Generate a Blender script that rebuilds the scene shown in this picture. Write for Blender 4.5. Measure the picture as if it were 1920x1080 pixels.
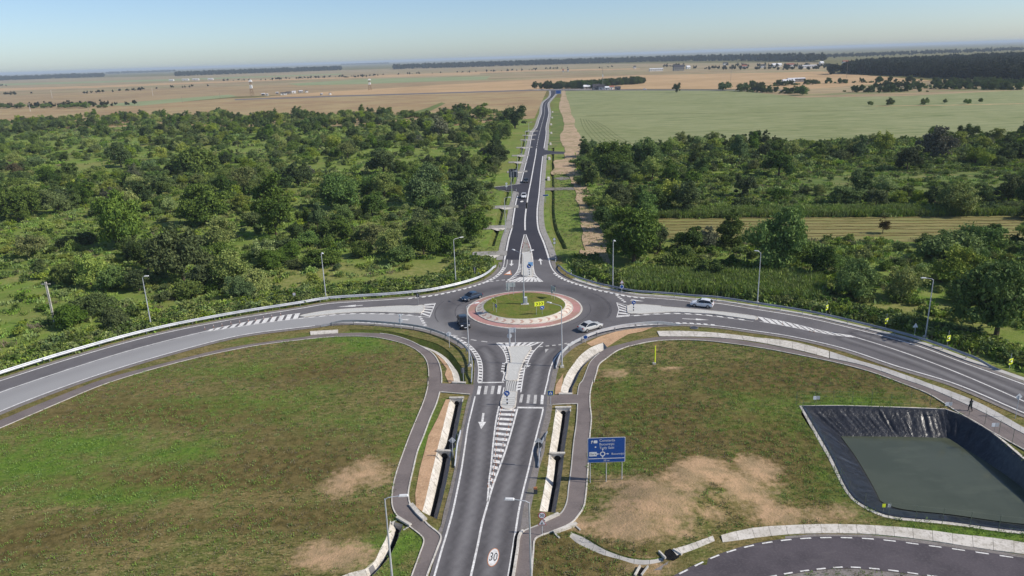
import bpy, bmesh, math, random
import numpy as np
from mathutils import Vector, Matrix
from mathutils.geometry import delaunay_2d_cdt
for o in list(bpy.data.objects):
    bpy.data.objects.remove(o)
random.seed(7)
RNG = np.random.default_rng(11)
SC = bpy.context.scene
COL = SC.collection
rad = math.radians
# ------------------------------------------------------------------ camera
CAM_H, F_PX, PITCH, ROLL = 46.0, 1400.0, rad(17.19), rad(1.85)
_fw = Vector((0, math.cos(PITCH), -math.sin(PITCH)))
_r0 = Vector((1, 0, 0)); _u0 = Vector((0, math.sin(PITCH), math.cos(PITCH)))
_rt = _r0 * math.cos(ROLL) - _u0 * math.sin(ROLL)
_up = _r0 * math.sin(ROLL) + _u0 * math.cos(ROLL)
cam_d = bpy.data.cameras.new('camera'); cam = bpy.data.objects.new('camera', cam_d); COL.objects.link(cam)
cam_d.sensor_width = 36.0; cam_d.lens = 36.0 * F_PX / 1920.0
cam_d.clip_start = 0.5; cam_d.clip_end = 80000
m = Matrix((_rt, _up, -_fw)).transposed().to_4x4(); m.translation = (0, 0, CAM_H)
cam.matrix_world = m
SC.camera = cam
# ------------------------------------------------------------------ sky, sun, exposure
SUN_AZ, SUN_EL = rad(-13.0), rad(39.0)       # direction TO the sun: from +x, 13 deg towards the viewer
to_sun = Vector((math.cos(SUN_AZ) * math.cos(SUN_EL), math.sin(SUN_AZ) * math.cos(SUN_EL), math.sin(SUN_EL)))
wd = bpy.data.worlds.new('World'); SC.world = wd; wd.use_nodes = True
nt = wd.node_tree; nt.nodes.clear()
wo = nt.nodes.new('ShaderNodeOutputWorld'); wb = nt.nodes.new('ShaderNodeBackground'); ws = nt.nodes.new('ShaderNodeTexSky')
ws.sky_type = 'NISHITA'; ws.sun_disc = False; ws.sun_elevation = SUN_EL
ws.sun_rotation = math.atan2(to_sun.x, to_sun.y)
ws.altitude = 60; ws.air_density = 0.74; ws.dust_density = 0.6; ws.ozone_density = 3.6
wb.inputs['Strength'].default_value = 0.126
nt.links.new(ws.outputs[0], wb.inputs[0]); nt.links.new(wb.outputs[0], wo.inputs[0])
sl = bpy.data.lights.new('sun', 'SUN'); sl.energy = 4.2; sl.angle = rad(0.53); sl.color = (1.0, 0.93, 0.82)
so = bpy.data.objects.new('sun', sl); COL.objects.link(so)
so.rotation_euler = to_sun.to_track_quat('Z', 'Y').to_euler(); so.location = (80, -20, 120)
SC.view_settings.view_transform = 'Standard'; SC.view_settings.look = 'None'
SC.view_settings.exposure = 0.08; SC.view_settings.gamma = 1.0; SC.view_settings.use_curve_mapping = False
try:
    SC.cycles.max_bounces = 6; SC.cycles.diffuse_bounces = 2; SC.cycles.glossy_bounces = 2
    SC.cycles.transmission_bounces = 3; SC.cycles.volume_bounces = 0; SC.cycles.transparent_max_bounces = 4
except Exception:
    pass

HAZE_D = 8.5e-5
# ------------------------------------------------------------------ measuring: picture point -> place on the ground
def G(x, y, z=0.0):
    d = _fw * F_PX + _rt * (x - 960) - _up * (y - 540)
    t = (z - CAM_H) / d.z
    return Vector((d.x * t, d.y * t, z))
def PX(p):
    q = Vector(p) - Vector((0, 0, CAM_H)); c = q.dot(_fw)
    return 960 + F_PX * q.dot(_rt) / c, 540 - F_PX * q.dot(_up) / c
def ZM(ox, oy, s):
    return lambda *pts: [(ox + x / s, oy + y / s) for x, y in pts]
Z0 = ZM(0, 0, 1)
Z1 = ZM(720, 680, 5.4); Z2 = ZM(920, 680, 5.4); Z3 = ZM(700, 880, 5.4); Z4 = ZM(920, 880, 5.4)
Z5 = ZM(560, 540, 5.4); Z6 = ZM(1020, 540, 5.4); Z7 = ZM(1180, 520, 5.0526); Z8 = ZM(860, 440, 6.75); Z9 = ZM(840, 540, 6.75)
RA = ZM(0, 80, 3); RB = ZM(640, 80, 3); RC = ZM(1280, 60, 3); RD = ZM(0, 400, 3); RE_ = ZM(640, 400, 3); RF = ZM(1280, 400, 3)
RG = ZM(0, 720, 3); RR = ZM(1280, 720, 3); RN = ZM(920, 290, 9.82); RS = ZM(980, 150, 12); RQ = ZM(1040, 900, 6); RP = ZM(1740, 720, 9)
RT = ZM(920, 380, 9.6); RV = ZM(1480, 730, 8.727); RW = ZM(1500, 540, 4.571)
def W(pxs, z=0.0):
    return [G(x, y, z).xy.copy() for x, y in pxs]
def catmull(pts, n=6, closed=False):
    pts = [Vector(p) for p in pts]; out = []; N = len(pts)
    if N < 3: return pts
    rng = range(N if closed else N - 1)
    for i in rng:
        p1 = pts[i]; p2 = pts[(i + 1) % N]
        p0 = pts[(i - 1) % N] if (closed or i > 0) else p1 * 2 - p2
        p3 = pts[(i + 2) % N] if (closed or i + 2 < N) else p2 * 2 - p1
        d1 = max((p1 - p0).length, 1e-6) ** .5; d2 = max((p2 - p1).length, 1e-6) ** .5; d3 = max((p3 - p2).length, 1e-6) ** .5
        m1 = (p2 - p1) + (((p1 - p0) / d1 - (p2 - p0) / (d1 + d2)) * d2)
        m2 = (p2 - p1) + (((p3 - p2) / d3 - (p3 - p1) / (d2 + d3)) * d2)
        for k in range(n):
            t = k / n; t2 = t * t; t3 = t2 * t
            out.append((2 * t3 - 3 * t2 + 1) * p1 + (t3 - 2 * t2 + t) * m1 + (-2 * t3 + 3 * t2) * p2 + (t3 - t2) * m2)
    if not closed: out.append(pts[-1])
    return out
def SW(pxs, n=6): return catmull(W(pxs), n)
def plen(pts): return sum((pts[i + 1] - pts[i]).length for i in range(len(pts) - 1))
def at_len(pts, s):
    for i in range(len(pts) - 1):
        l = (pts[i + 1] - pts[i]).length
        if s <= l or i == len(pts) - 2:
            t = s / max(l, 1e-9); d = (pts[i + 1] - pts[i]).normalized()
            return pts[i].lerp(pts[i + 1], t), d
        s -= l
def resample(pts, n):
    L = plen(pts)
    return [at_len(pts, L * k / (n - 1))[0] for k in range(n)]
def cut(pts, s0, s1, step=1.0):
    L = plen(pts); s0 = max(0, s0); s1 = min(L, s1); n = max(2, int((s1 - s0) / step) + 1)
    return [at_len(pts, s0 + (s1 - s0) * k / (n - 1))[0] for k in range(n)]
def offset(pts, d):
    out = []
    for i, p in enumerate(pts):
        a = pts[max(i - 1, 0)]; b = pts[min(i + 1, len(pts) - 1)]
        t = (b - a).normalized(); out.append(Vector((p.x - t.y * d, p.y + t.x * d)))
    return out
def inpoly(P, poly):
    P = np.asarray(P, float); q = np.array([(v[0], v[1]) for v in poly]); r = np.zeros(len(P), bool)
    x, y = P[:, 0], P[:, 1]; j = len(q) - 1
    for i in range(len(q)):
        xi, yi = q[i]; xj, yj = q[j]
        if yi != yj:
            c = ((yi > y) != (yj > y)) & (x < (xj - xi) * (y - yi) / (yj - yi) + xi); r ^= c
        j = i
    return r
def dist_poly(P, line):
    P = np.asarray(P, float); best = np.full(len(P), 1e9)
    q = np.array([(v[0], v[1]) for v in line])
    for i in range(len(q) - 1):
        a = q[i]; d = q[i + 1] - a; L = max((d * d).sum(), 1e-12)
        t = np.clip(((P - a) @ d) / L, 0, 1); e = P - a - t[:, None] * d
        best = np.minimum(best, (e * e).sum(1))
    return np.sqrt(best)
_ng = RNG.random((256, 256))
def vnoise(P, s):
    x = np.asarray(P)[:, 0] / s; y = np.asarray(P)[:, 1] / s; xi = np.floor(x).astype(int); yi = np.floor(y).astype(int)
    fx = x - xi; fy = y - yi; fx = fx * fx * (3 - 2 * fx); fy = fy * fy * (3 - 2 * fy)
    g = lambda a, b: _ng[a % 256, b % 256]
    return (g(xi, yi) * (1 - fx) + g(xi + 1, yi) * fx) * (1 - fy) + (g(xi, yi + 1) * (1 - fx) + g(xi + 1, yi + 1) * fx) * fy
def fbm(P, s, o=4):
    P = np.asarray(P); r = np.zeros(len(P)); a = .5; tot = 0
    for k in range(o): r += a * vnoise(P + 37.1 * k, s); tot += a; a *= .55; s *= .47
    return r / tot

# ------------------------------------------------------------------ materials
MAT = {}
def mat(name, base, layers=(), rough=0.9, spec=0.2, metal=0.0, bump=None, objrand=0.0, coord='world', transl=0.0, attr=(), emit=None, clear=0.0):
    """layers: (scale, lo, hi, colour[, stretch, amount]) noise-driven colour patches; attr: (attribute, colour, noise scale, softness)"""
    M_ = bpy.data.materials.new(name); M_.use_nodes = True; t = M_.node_tree; N = t.nodes; L = t.links
    N.clear(); out = N.new('ShaderNodeOutputMaterial'); b = N.new('ShaderNodeBsdfPrincipled')
    L.new(b.outputs[0], out.inputs[0])
    b.inputs['Roughness'].default_value = rough; b.inputs['Specular IOR Level'].default_value = spec; b.inputs['Metallic'].default_value = metal
    if clear: b.inputs['Coat Weight'].default_value = clear
    if coord == 'world':
        g = N.new('ShaderNodeNewGeometry'); co = g.outputs['Position']
    else:
        g = N.new('ShaderNodeTexCoord'); co = g.outputs['Object']
    def noise(scale, stretch=None, detail=5.0):
        n = N.new('ShaderNodeTexNoise'); n.inputs['Scale'].default_value = scale; n.inputs['Detail'].default_value = detail; n.inputs['Roughness'].default_value = .6
        if stretch:
            mp = N.new('ShaderNodeMapping'); mp.inputs['Scale'].default_value = stretch[:3]
            if len(stretch) > 3: mp.inputs['Rotation'].default_value = (0, 0, stretch[3])
            L.new(co, mp.inputs[0]); L.new(mp.outputs[0], n.inputs['Vector'])
        else: L.new(co, n.inputs['Vector'])
        return n.outputs[0]
    def ramp(sock, lo, hi):
        mr = N.new('ShaderNodeMapRange'); mr.inputs[1].default_value = lo; mr.inputs[2].default_value = hi; mr.interpolation_type = 'SMOOTHSTEP'
        L.new(sock, mr.inputs[0]); return mr.outputs[0]
    def mix(fac, a, c):
        mx = N.new('ShaderNodeMix'); mx.data_type = 'RGBA'
        if isinstance(fac, float): mx.inputs[0].default_value = fac
        else: L.new(fac, mx.inputs[0])
        if isinstance(a, tuple): mx.inputs[6].default_value = (*a, 1)
        else: L.new(a, mx.inputs[6])
        if isinstance(c, tuple): mx.inputs[7].default_value = (*c, 1)
        else: L.new(c, mx.inputs[7])
        return mx.outputs[2]
    def mul(a, k):
        mm = N.new('ShaderNodeMath'); mm.operation = 'MULTIPLY'; L.new(a, mm.inputs[0])
        if isinstance(k, float): mm.inputs[1].default_value = k
        else: L.new(k, mm.inputs[1])
        return mm.outputs[0]
    c = tuple(base)
    for l in layers:
        f = ramp(noise(l[0], l[4] if len(l) > 4 else None), l[1], l[2])
        if len(l) > 5: f = mul(f, float(l[5]))
        c = mix(f, c, tuple(l[3]))
    for a in attr:
        an = N.new('ShaderNodeAttribute'); an.attribute_name = a[0]; an.attribute_type = 'GEOMETRY'
        f = an.outputs['Fac']
        if len(a) > 2 and a[2]:
            ad = N.new('ShaderNodeMath'); ad.operation = 'ADD'; L.new(f, ad.inputs[0]); L.new(noise(a[2]), ad.inputs[1])
            f = ramp(ad.outputs[0], 1.0 - a[3], 1.0 + a[3])
        col = a[1]
        if len(a) > 4: col = mix(ramp(noise(a[4][0]), .35, .65), tuple(a[1]), tuple(a[4][1]))
        c = mix(f, c, col)
    if objrand:
        oi = N.new('ShaderNodeObjectInfo'); hs = N.new('ShaderNodeHueSaturation')
        r1 = N.new('ShaderNodeMapRange'); r1.inputs[3].default_value = 1 - objrand; r1.inputs[4].default_value = 1 + objrand; L.new(oi.outputs['Random'], r1.inputs[0])
        m2 = N.new('ShaderNodeMath'); m2.operation = 'MULTIPLY'; m2.inputs[1].default_value = 7.31; L.new(oi.outputs['Random'], m2.inputs[0])
        fr = N.new('ShaderNodeMath'); fr.operation = 'FRACT'; L.new(m2.outputs[0], fr.inputs[0])
        r2 = N.new('ShaderNodeMapRange'); r2.inputs[3].default_value = .478; r2.inputs[4].default_value = .512; L.new(fr.outputs[0], r2.inputs[0])
        m3 = N.new('ShaderNodeMath'); m3.operation = 'MULTIPLY'; m3.inputs[1].default_value = 3.77; L.new(oi.outputs['Random'], m3.inputs[0])
        f3 = N.new('ShaderNodeMath'); f3.operation = 'FRACT'; L.new(m3.outputs[0], f3.inputs[0])
        r3 = N.new('ShaderNodeMapRange'); r3.inputs[3].default_value = .78; r3.inputs[4].default_value = 1.12; L.new(f3.outputs[0], r3.inputs[0])
        L.new(r3.outputs[0], hs.inputs['Saturation'])
        L.new(r1.outputs[0], hs.inputs['Value']); L.new(r2.outputs[0], hs.inputs['Hue'])
        if isinstance(c, tuple): hs.inputs['Color'].default_value = (*c, 1)
        else: L.new(c, hs.inputs['Color'])
        c = hs.outputs[0]
    if isinstance(c, tuple): b.inputs['Base Color'].default_value = (*c, 1)
    else: L.new(c, b.inputs['Base Color'])
    if bump:
        bn = N.new('ShaderNodeBump'); bn.inputs['Strength'].default_value = bump[1]; bn.inputs['Distance'].default_value = bump[2] if len(bump) > 2 else .05
        L.new(noise(bump[0], bump[3] if len(bump) > 3 else None), bn.inputs['Height']); L.new(bn.outputs[0], b.inputs['Normal'])
    if transl:
        tr = N.new('ShaderNodeBsdfTranslucent'); ms = N.new('ShaderNodeMixShader'); ms.inputs[0].default_value = transl
        if isinstance(c, tuple): tr.inputs[0].default_value = (*c, 1)
        else: L.new(c, tr.inputs[0])
        L.new(b.outputs[0], ms.inputs[1]); L.new(tr.outputs[0], ms.inputs[2]); L.new(ms.outputs[0], out.inputs[0])
    MAT[name] = M_; return M_
def lin(r, g, b):
    f = lambda c: (c / 255 / 12.92) if c / 255 <= .04045 else ((c / 255 + .055) / 1.055) ** 2.4
    return (f(r), f(g), f(b))

# ------------------------------------------------------------------ objects
def obj(name, me, material=None, parent=None, loc=None, rotz=None, label=None, cat=None, group=None, kind=None):
    o = bpy.data.objects.new(name, me); COL.objects.link(o)
    if material is not None and me is not None:
        mm = MAT[material] if isinstance(material, str) else material
        if not me.materials: me.materials.append(mm)
    if parent is not None: o.parent = parent
    if loc is not None: o.location = loc
    if rotz is not None: o.rotation_euler = (0, 0, rotz)
    if label: o['label'] = label
    if cat: o['category'] = cat
    if group: o['group'] = group
    if kind: o['kind'] = kind
    return o
def thing(name, label, cat, loc=(0, 0, 0), rotz=0.0, group=None):
    return obj(name, None, loc=loc, rotz=rotz, label=label, cat=cat, group=group)
class MB:
    """collects boxes, prisms, tubes into one mesh"""
    def __init__(s): s.v = []; s.f = []; s.mi = []
    def add(s, vs, fs, mi=0):
        n = len(s.v); s.v += [tuple(v) for v in vs]; s.f += [tuple(i + n for i in f) for f in fs]; s.mi += [mi] * len(fs); return s
    def box(s, cx, cy, cz, sx, sy, sz, rz=0.0, taper=1.0, mi=0, tilt=0.0):
        vs = []
        for z, k in ((-.5, 1.0), (.5, taper)):
            for x, y in ((-.5, -.5), (.5, -.5), (.5, .5), (-.5, .5)):
                px, py, pz = x * sx * k, y * sy * k, z * sz
                if tilt: py, pz = py * math.cos(tilt) - pz * math.sin(tilt), py * math.sin(tilt) + pz * math.cos(tilt)
                vs.append((cx + px * math.cos(rz) - py * math.sin(rz), cy + px * math.sin(rz) + py * math.cos(rz), cz + pz))
        return s.add(vs, [(3, 2, 1, 0), (4, 5, 6, 7), (0, 1, 5, 4), (1, 2, 6, 5), (2, 3, 7, 6), (3, 0, 4, 7)], mi)
    def tube(s, pts, r0, r1=None, n=8, caps=True, mi=0):
        pts = [Vector(p) for p in pts]; r1 = r0 if r1 is None else r1; vs = []; fs = []; k = len(pts); ref = None
        for i, p in enumerate(pts):
            t = (pts[min(i + 1, k - 1)] - pts[max(i - 1, 0)]).normalized()
            if ref is None: ref = Vector((1, 0, 0)) if abs(t.x) < .9 else Vector((0, 1, 0))
            a = (ref - t * ref.dot(t)).normalized(); bb = t.cross(a); ref = a
            r = r0 + (r1 - r0) * i / max(k - 1, 1)
            for j in range(n):
                w = 2 * math.pi * j / n; vs.append(p + a * math.cos(w) * r + bb * math.sin(w) * r)
        for i in range(k - 1):
            for j in range(n):
                fs.append((i * n + j, i * n + (j + 1) % n, (i + 1) * n + (j + 1) % n, (i + 1) * n + j))
        if caps: fs.append(tuple(range(n - 1, -1, -1))); fs.append(tuple((k - 1) * n + j for j in range(n)))
        return s.add(vs, fs, mi)
    def prism(s, poly, z0, z1, mi=0):
        n = len(poly); vs = [(p[0], p[1], z0) for p in poly] + [(p[0], p[1], z1) for p in poly]
        fs = [tuple(range(n - 1, -1, -1)), tuple(range(n, 2 * n))] + [(i, (i + 1) % n, n + (i + 1) % n, n + i) for i in range(n)]
        return s.add(vs, fs, mi)
    def plate(s, poly, y0, y1, mi=0):
        """polygon in x-z, thickness along y"""
        n = len(poly); vs = [(p[0], y0, p[1]) for p in poly] + [(p[0], y1, p[1]) for p in poly]
        fs = [tuple(range(n)), tuple(range(2 * n - 1, n - 1, -1))] + [((i + 1) % n, i, n + i, n + (i + 1) % n) for i in range(n)]
        return s.add(vs, fs, mi)
    def mesh(s, name='mesh', smooth=False):
        me = bpy.data.meshes.new(name); me.from_pydata(s.v, [], s.f)
        if any(s.mi): me.polygons.foreach_set('material_index', s.mi)
        if smooth: me.polygons.foreach_set('use_smooth', [True] * len(s.f))
        me.update(); return me
    def build(s, name, material, parent=None, smooth=False, **k):
        return obj(name, s.mesh(name, smooth), material, parent, **k)
def tri_sheet(outer, res=None, holes=(), extra=()):
    """constrained triangulation of a flat polygon (world xy): returns verts Nx2 and triangles"""
    vs = []; es = []
    def loop(p):
        n0 = len(vs); vs.extend([Vector((q[0], q[1])) for q in p]); k = len(p)
        es.extend([(n0 + i, n0 + (i + 1) % k) for i in range(k)])
    loop(outer)
    for h in holes: loop(h)
    for h in extra: loop(h)
    if res:
        q = np.array([(v[0], v[1]) for v in outer]); a = q.min(0); b_ = q.max(0)
        xs = np.arange(a[0] + res / 2, b_[0], res); ys = np.arange(a[1] + res / 2, b_[1], res)
        gx, gy = np.meshgrid(xs, ys); gx[1::2] += res / 2
        P = np.c_[gx.ravel(), gy.ravel()]; P = P[inpoly(P, outer)]
        P = P + RNG.uniform(-.12, .12, P.shape) * res
        P = P[dist_poly(P, list(outer) + [outer[0]]) > res * .4]
        for h in holes:
            if len(P): P = P[~inpoly(P, h) & (dist_poly(P, list(h) + [h[0]]) > res * .4)]
        vs.extend([Vector((x, y)) for x, y in P])
    r = delaunay_2d_cdt(vs, es, [], 0, 1e-5)
    V = np.array([(v[0], v[1]) for v in r[0]]); T = np.array(r[2])
    c = V[T].mean(1); k = inpoly(c, outer)
    for h in holes: k &= ~inpoly(c, h)
    T = T[k]
    d = V[T]; ar = (d[:, 1, 0] - d[:, 0, 0]) * (d[:, 2, 1] - d[:, 0, 1]) - (d[:, 1, 1] - d[:, 0, 1]) * (d[:, 2, 0] - d[:, 0, 0])
    T[ar < 0] = T[ar < 0][:, ::-1]
    return V, T
def sheet(name, outer, material, z=0.0, res=None, holes=(), zfun=None, attrs=None, parent=None, kind='structure', **k):
    V, T = tri_sheet(outer, res, holes)
    zz = np.full(len(V), float(z)) if zfun is None else z + zfun(V)
    me = bpy.data.meshes.new(name); me.from_pydata(np.c_[V, zz].tolist(), [], T.tolist())
    for an, fn in (attrs or {}).items():
        a = me.attributes.new(an, 'FLOAT', 'POINT'); a.data.foreach_set('value', np.asarray(fn(V), dtype=np.float32))
    if zfun is not None: me.polygons.foreach_set('use_smooth', [True] * len(T))
    me.update()
    return obj(name, me, material, parent, kind=(kind if parent is None else None), **k)
def ribbon(name, pts, w, z, material, parent=None, h=0.0, zs=None, **k):
    """flat strip (h=0) or a raised kerb of height h along a polyline"""
    Lp = offset(pts, w / 2); Rp = offset(pts, -w / 2); n = len(pts); vs = []; fs = []
    for i in range(n):
        zz = z if zs is None else zs[i]
        if h: vs += [(Lp[i].x, Lp[i].y, zz), (Lp[i].x, Lp[i].y, zz + h), (Rp[i].x, Rp[i].y, zz + h), (Rp[i].x, Rp[i].y, zz)]
        else: vs += [(Lp[i].x, Lp[i].y, zz), (Rp[i].x, Rp[i].y, zz)]
    for i in range(n - 1):
        if h:
            a = 4 * i; b_ = a + 4
            fs += [(a + 1, a, b_, b_ + 1), (a + 2, a + 1, b_ + 1, b_ + 2), (a + 3, a + 2, b_ + 2, b_ + 3)]
        else: fs.append((2 * i + 1, 2 * i + 3, 2 * i + 2, 2 * i))
    if h: fs += [(0, 1, 2, 3), (4 * n - 1, 4 * n - 2, 4 * n - 3, 4 * n - 4)]
    me = bpy.data.meshes.new(name); me.from_pydata(vs, [], fs); me.update()
    return obj(name, me, material, parent, **k)
def poly_obj(name, poly, z, material, parent=None, h=0.0, **k):
    if h:
        V, T = tri_sheet(poly); n = len(poly); b_ = MB()
        b_.add([(v[0], v[1], z + h) for v in V], [tuple(t) for t in T])
        b_.add([(p[0], p[1], z) for p in poly] + [(p[0], p[1], z + h) for p in poly], [(i, (i + 1) % n, n + (i + 1) % n, n + i) for i in range(n)])
        a = sum(poly[i][0] * poly[(i + 1) % n][1] - poly[(i + 1) % n][0] * poly[i][1] for i in range(n))
        me = b_.mesh(name)
        return obj(name, me, material, parent, **k)
    V, T = tri_sheet(poly); me = bpy.data.meshes.new(name); me.from_pydata([(v[0], v[1], z) for v in V], [], [tuple(t) for t in T]); me.update()
    return obj(name, me, material, parent, **k)
def copy_tree(o, loc=None, rotz=None, scale=None, label=None, group=None, parent=None):
    c = o.copy(); COL.objects.link(c)
    if parent is not None: c.parent = parent
    if loc is not None: c.location = loc
    if rotz is not None: c.rotation_euler = (0, 0, rotz)
    if scale is not None: c.scale = scale if hasattr(scale, '__len__') else (scale,) * 3
    if label: c['label'] = label
    if group: c['group'] = group
    for ch in [x for x in o.children]: copy_tree(ch, parent=c)
    return c
def scatter(name, pts, scl, rot, idx, protos, label, cat=None, sclz=None):
    """geometry-nodes scatter of prototype meshes: one object of kind 'stuff'"""
    me = bpy.data.meshes.new(name); me.from_pydata([tuple(p) for p in pts], [], []); n = len(pts)
    for an, ty, va in (('scl', 'FLOAT', scl), ('rot', 'FLOAT', rot), ('idx', 'INT', idx)):
        a = me.attributes.new(an, ty, 'POINT'); a.data.foreach_set('value', np.asarray(va))
    col = bpy.data.collections.new(name + '_kinds')
    for i, (pm, mt) in enumerate(protos):
        po = bpy.data.objects.new('%s_kind_%02d' % (name, i), pm); col.objects.link(po)
    o = obj(name, me, kind='stuff', label=label, cat=cat)
    ng = bpy.data.node_groups.new(name + '_nodes', 'GeometryNodeTree')
    ng.interface.new_socket(name='Geometry', in_out='INPUT', socket_type='NodeSocketGeometry'); ng.interface.new_socket(name='Geometry', in_out='OUTPUT', socket_type='NodeSocketGeometry')
    gi = ng.nodes.new('NodeGroupInput'); go = ng.nodes.new('NodeGroupOutput'); ip = ng.nodes.new('GeometryNodeInstanceOnPoints'); ci = ng.nodes.new('GeometryNodeCollectionInfo')
    ci.inputs['Collection'].default_value = col; ci.inputs['Separate Children'].default_value = True; ci.inputs['Reset Children'].default_value = True
    def na(nm, ty):
        a = ng.nodes.new('GeometryNodeInputNamedAttribute'); a.data_type = ty; a.inputs['Name'].default_value = nm; return a.outputs[0]
    cx = ng.nodes.new('ShaderNodeCombineXYZ'); l = ng.links
    l.new(na('rot', 'FLOAT'), cx.inputs[2]); l.new(gi.outputs[0], ip.inputs['Points']); l.new(ci.outputs[0], ip.inputs['Instance'])
    ip.inputs['Pick Instance'].default_value = True
    l.new(na('idx', 'INT'), ip.inputs['Instance Index']); l.new(cx.outputs[0], ip.inputs['Rotation']); l.new(na('scl', 'FLOAT'), ip.inputs['Scale']); l.new(ip.outputs[0], go.inputs[0])
    md = o.modifiers.new('scatter', 'NODES'); md.node_group = ng
    return o
def text_mesh(s, size=1.0, align='CENTER'):
    cu = bpy.data.curves.new('lettering', 'FONT'); cu.body = s; cu.size = size; cu.align_x = align; cu.align_y = 'CENTER'; cu.fill_mode = 'FRONT'; cu.resolution_u = 3
    to = bpy.data.objects.new('lettering', cu); me = bpy.data.meshes.new_from_object(to); bpy.data.objects.remove(to); return me

# ================================================================== MATERIALS
def px(r, g, b, k=1.12): return tuple(min(.9, c * k) for c in lin(r, g, b))
mat('ground_cover', px(108, 103, 62), [(.05, .42, .58, px(120, 106, 68)), (.13, .45, .58, px(98, 103, 54)), (.55, .48, .62, px(134, 120, 80), (.6, 1.5, 1), .8), (1.3, .5, .62, px(64, 72, 34), (.6, 1.6, 1), .75), (3.2, .52, .64, px(156, 142, 100), (.6, 1.5, 1), .6), (4.5, .5, .64, px(56, 62, 30), (.7, 1.4, 1), .6)],
    attr=[('lush', px(100, 124, 50), .7, .3, (1.7, px(76, 102, 40))), ('dry', px(112, 99, 62), .6, .35, (1.1, px(80, 72, 42))), ('scrub', px(100, 126, 52), 0, 0, (.22, px(122, 136, 70))), ('gap', px(138, 136, 84), .3, .25, (.9, px(112, 118, 64))), ('bare', px(178, 148, 116), 1.3, .24, (.45, px(148, 128, 98)))],
    bump=(4.0, .9, .12), spec=.05)
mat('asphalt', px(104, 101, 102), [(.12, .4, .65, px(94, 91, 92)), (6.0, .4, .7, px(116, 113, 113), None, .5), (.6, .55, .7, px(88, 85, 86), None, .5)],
    attr=[('pale', px(158, 157, 156)), ('track', px(66, 63, 64)), ('lane_wear', px(138, 136, 135))], rough=.75, spec=.25, bump=(25, .25, .01))
mat('asphalt_new', px(60, 57, 62), [(.1, .4, .65, px(53, 51, 57)), (5.0, .45, .7, px(70, 67, 70), None, .5)], rough=.7, spec=.3, bump=(25, .25, .01))
mat('asphalt_side', px(84, 78, 82), [(.25, .4, .65, px(72, 67, 71)), (5.0, .45, .7, px(98, 92, 94), None, .5), (.5, .55, .75, px(108, 102, 101), (.3, 1, 1), .5)], rough=.75, spec=.25)
mat('asphalt_path', px(118, 109, 106), [(.3, .4, .65, px(106, 98, 96)), (5.0, .45, .7, px(130, 121, 117), None, .5)], rough=.85, spec=.15)
mat('tar_seal', px(66, 63, 64), [(2, .4, .6, px(84, 81, 82)), (9, .45, .65, px(98, 95, 96), None, .6)], rough=.6)
mat('gravel', px(150, 147, 143), [(1.5, .4, .65, px(128, 124, 118)), (7.0, .45, .7, px(176, 172, 166), None, .7), (.35, .5, .7, px(112, 110, 96), None, .6)], bump=(8, .8, .05))
mat('gravel_grey', px(126, 120, 117), [(1.2, .4, .65, px(112, 106, 100)), (6.0, .45, .7, px(150, 144, 138), None, .6), (.3, .55, .75, px(100, 104, 74), None, .5)], bump=(8, .8, .05))
mat('dirt_track', px(176, 152, 124), [(.4, .4, .62, px(156, 132, 104)), (2.2, .45, .65, px(192, 170, 144), None, .7), (.12, .48, .62, px(136, 124, 88), None, .75), (.05, .52, .64, px(116, 118, 72), None, .5)], bump=(3, .7, .08))
mat('bare_earth', px(186, 152, 120), [(.6, .4, .65, px(168, 136, 106)), (2.5, .45, .7, px(200, 170, 138), None, .6), (.8, .6, .75, px(120, 112, 70), None, .6)], bump=(3, .9, .1))
mat('verge_grass', px(86, 98, 46), [(.3, .4, .65, px(104, 108, 56)), (2.2, .45, .7, px(66, 80, 36), None, .7), (.9, .55, .75, px(126, 112, 74), None, .5)], bump=(4, .9, .1), spec=.05)
mat('marking_white', px(226, 224, 220), [(.8, .45, .65, px(206, 203, 199)), (3.0, .45, .7, px(178, 175, 171), None, .7), (8, .52, .66, px(140, 137, 134), None, .6)], rough=.7, spec=.2)
mat('marking_worn', px(196, 194, 190), [(3.0, .35, .65, px(172, 169, 165)), (9, .45, .7, px(146, 143, 140), None, .6)], rough=.75, spec=.2)
mat('marking_red', px(196, 128, 84), [(4, .4, .7, px(176, 108, 70))], rough=.75)
mat('concrete_light', px(204, 198, 189), [(.5, .4, .62, px(186, 180, 170)), (1.6, .5, .66, px(160, 153, 141), None, .7), (4, .52, .66, px(136, 130, 116), None, .5), (9, .5, .75, px(214, 209, 201), None, .5)], rough=.85, spec=.15, bump=(12, .3, .02))
mat('concrete_grey', px(180, 177, 172), [(.5, .4, .7, px(160, 157, 152)), (3, .5, .75, px(196, 193, 188), None, .6)], rough=.85, spec=.15, bump=(12, .3, .02))
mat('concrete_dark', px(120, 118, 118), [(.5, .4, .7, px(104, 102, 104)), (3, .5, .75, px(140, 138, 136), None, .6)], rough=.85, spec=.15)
mat('island_paving', px(182, 181, 176), [(.5, .35, .65, px(186, 185, 180)), (4, .45, .7, px(206, 205, 200), None, .6)], rough=.85, spec=.15)
mat('red_paving', px(172, 128, 124), [(.35, .4, .65, px(164, 126, 116)), (3, .45, .7, px(184, 142, 136), None, .7), (.15, .5, .65, px(150, 126, 108), None, .8)], rough=.85)
mat('cobble_light', px(206, 196, 182), [(1.5, .4, .65, px(190, 178, 164)), (6, .45, .7, px(220, 212, 200), None, .7)], rough=.9, bump=(5, .5, .03))
mat('cobble_red', px(182, 150, 136), [(1.5, .4, .65, px(166, 134, 120)), (6, .45, .7, px(196, 168, 154), None, .7)], rough=.9, bump=(5, .5, .03))
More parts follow.
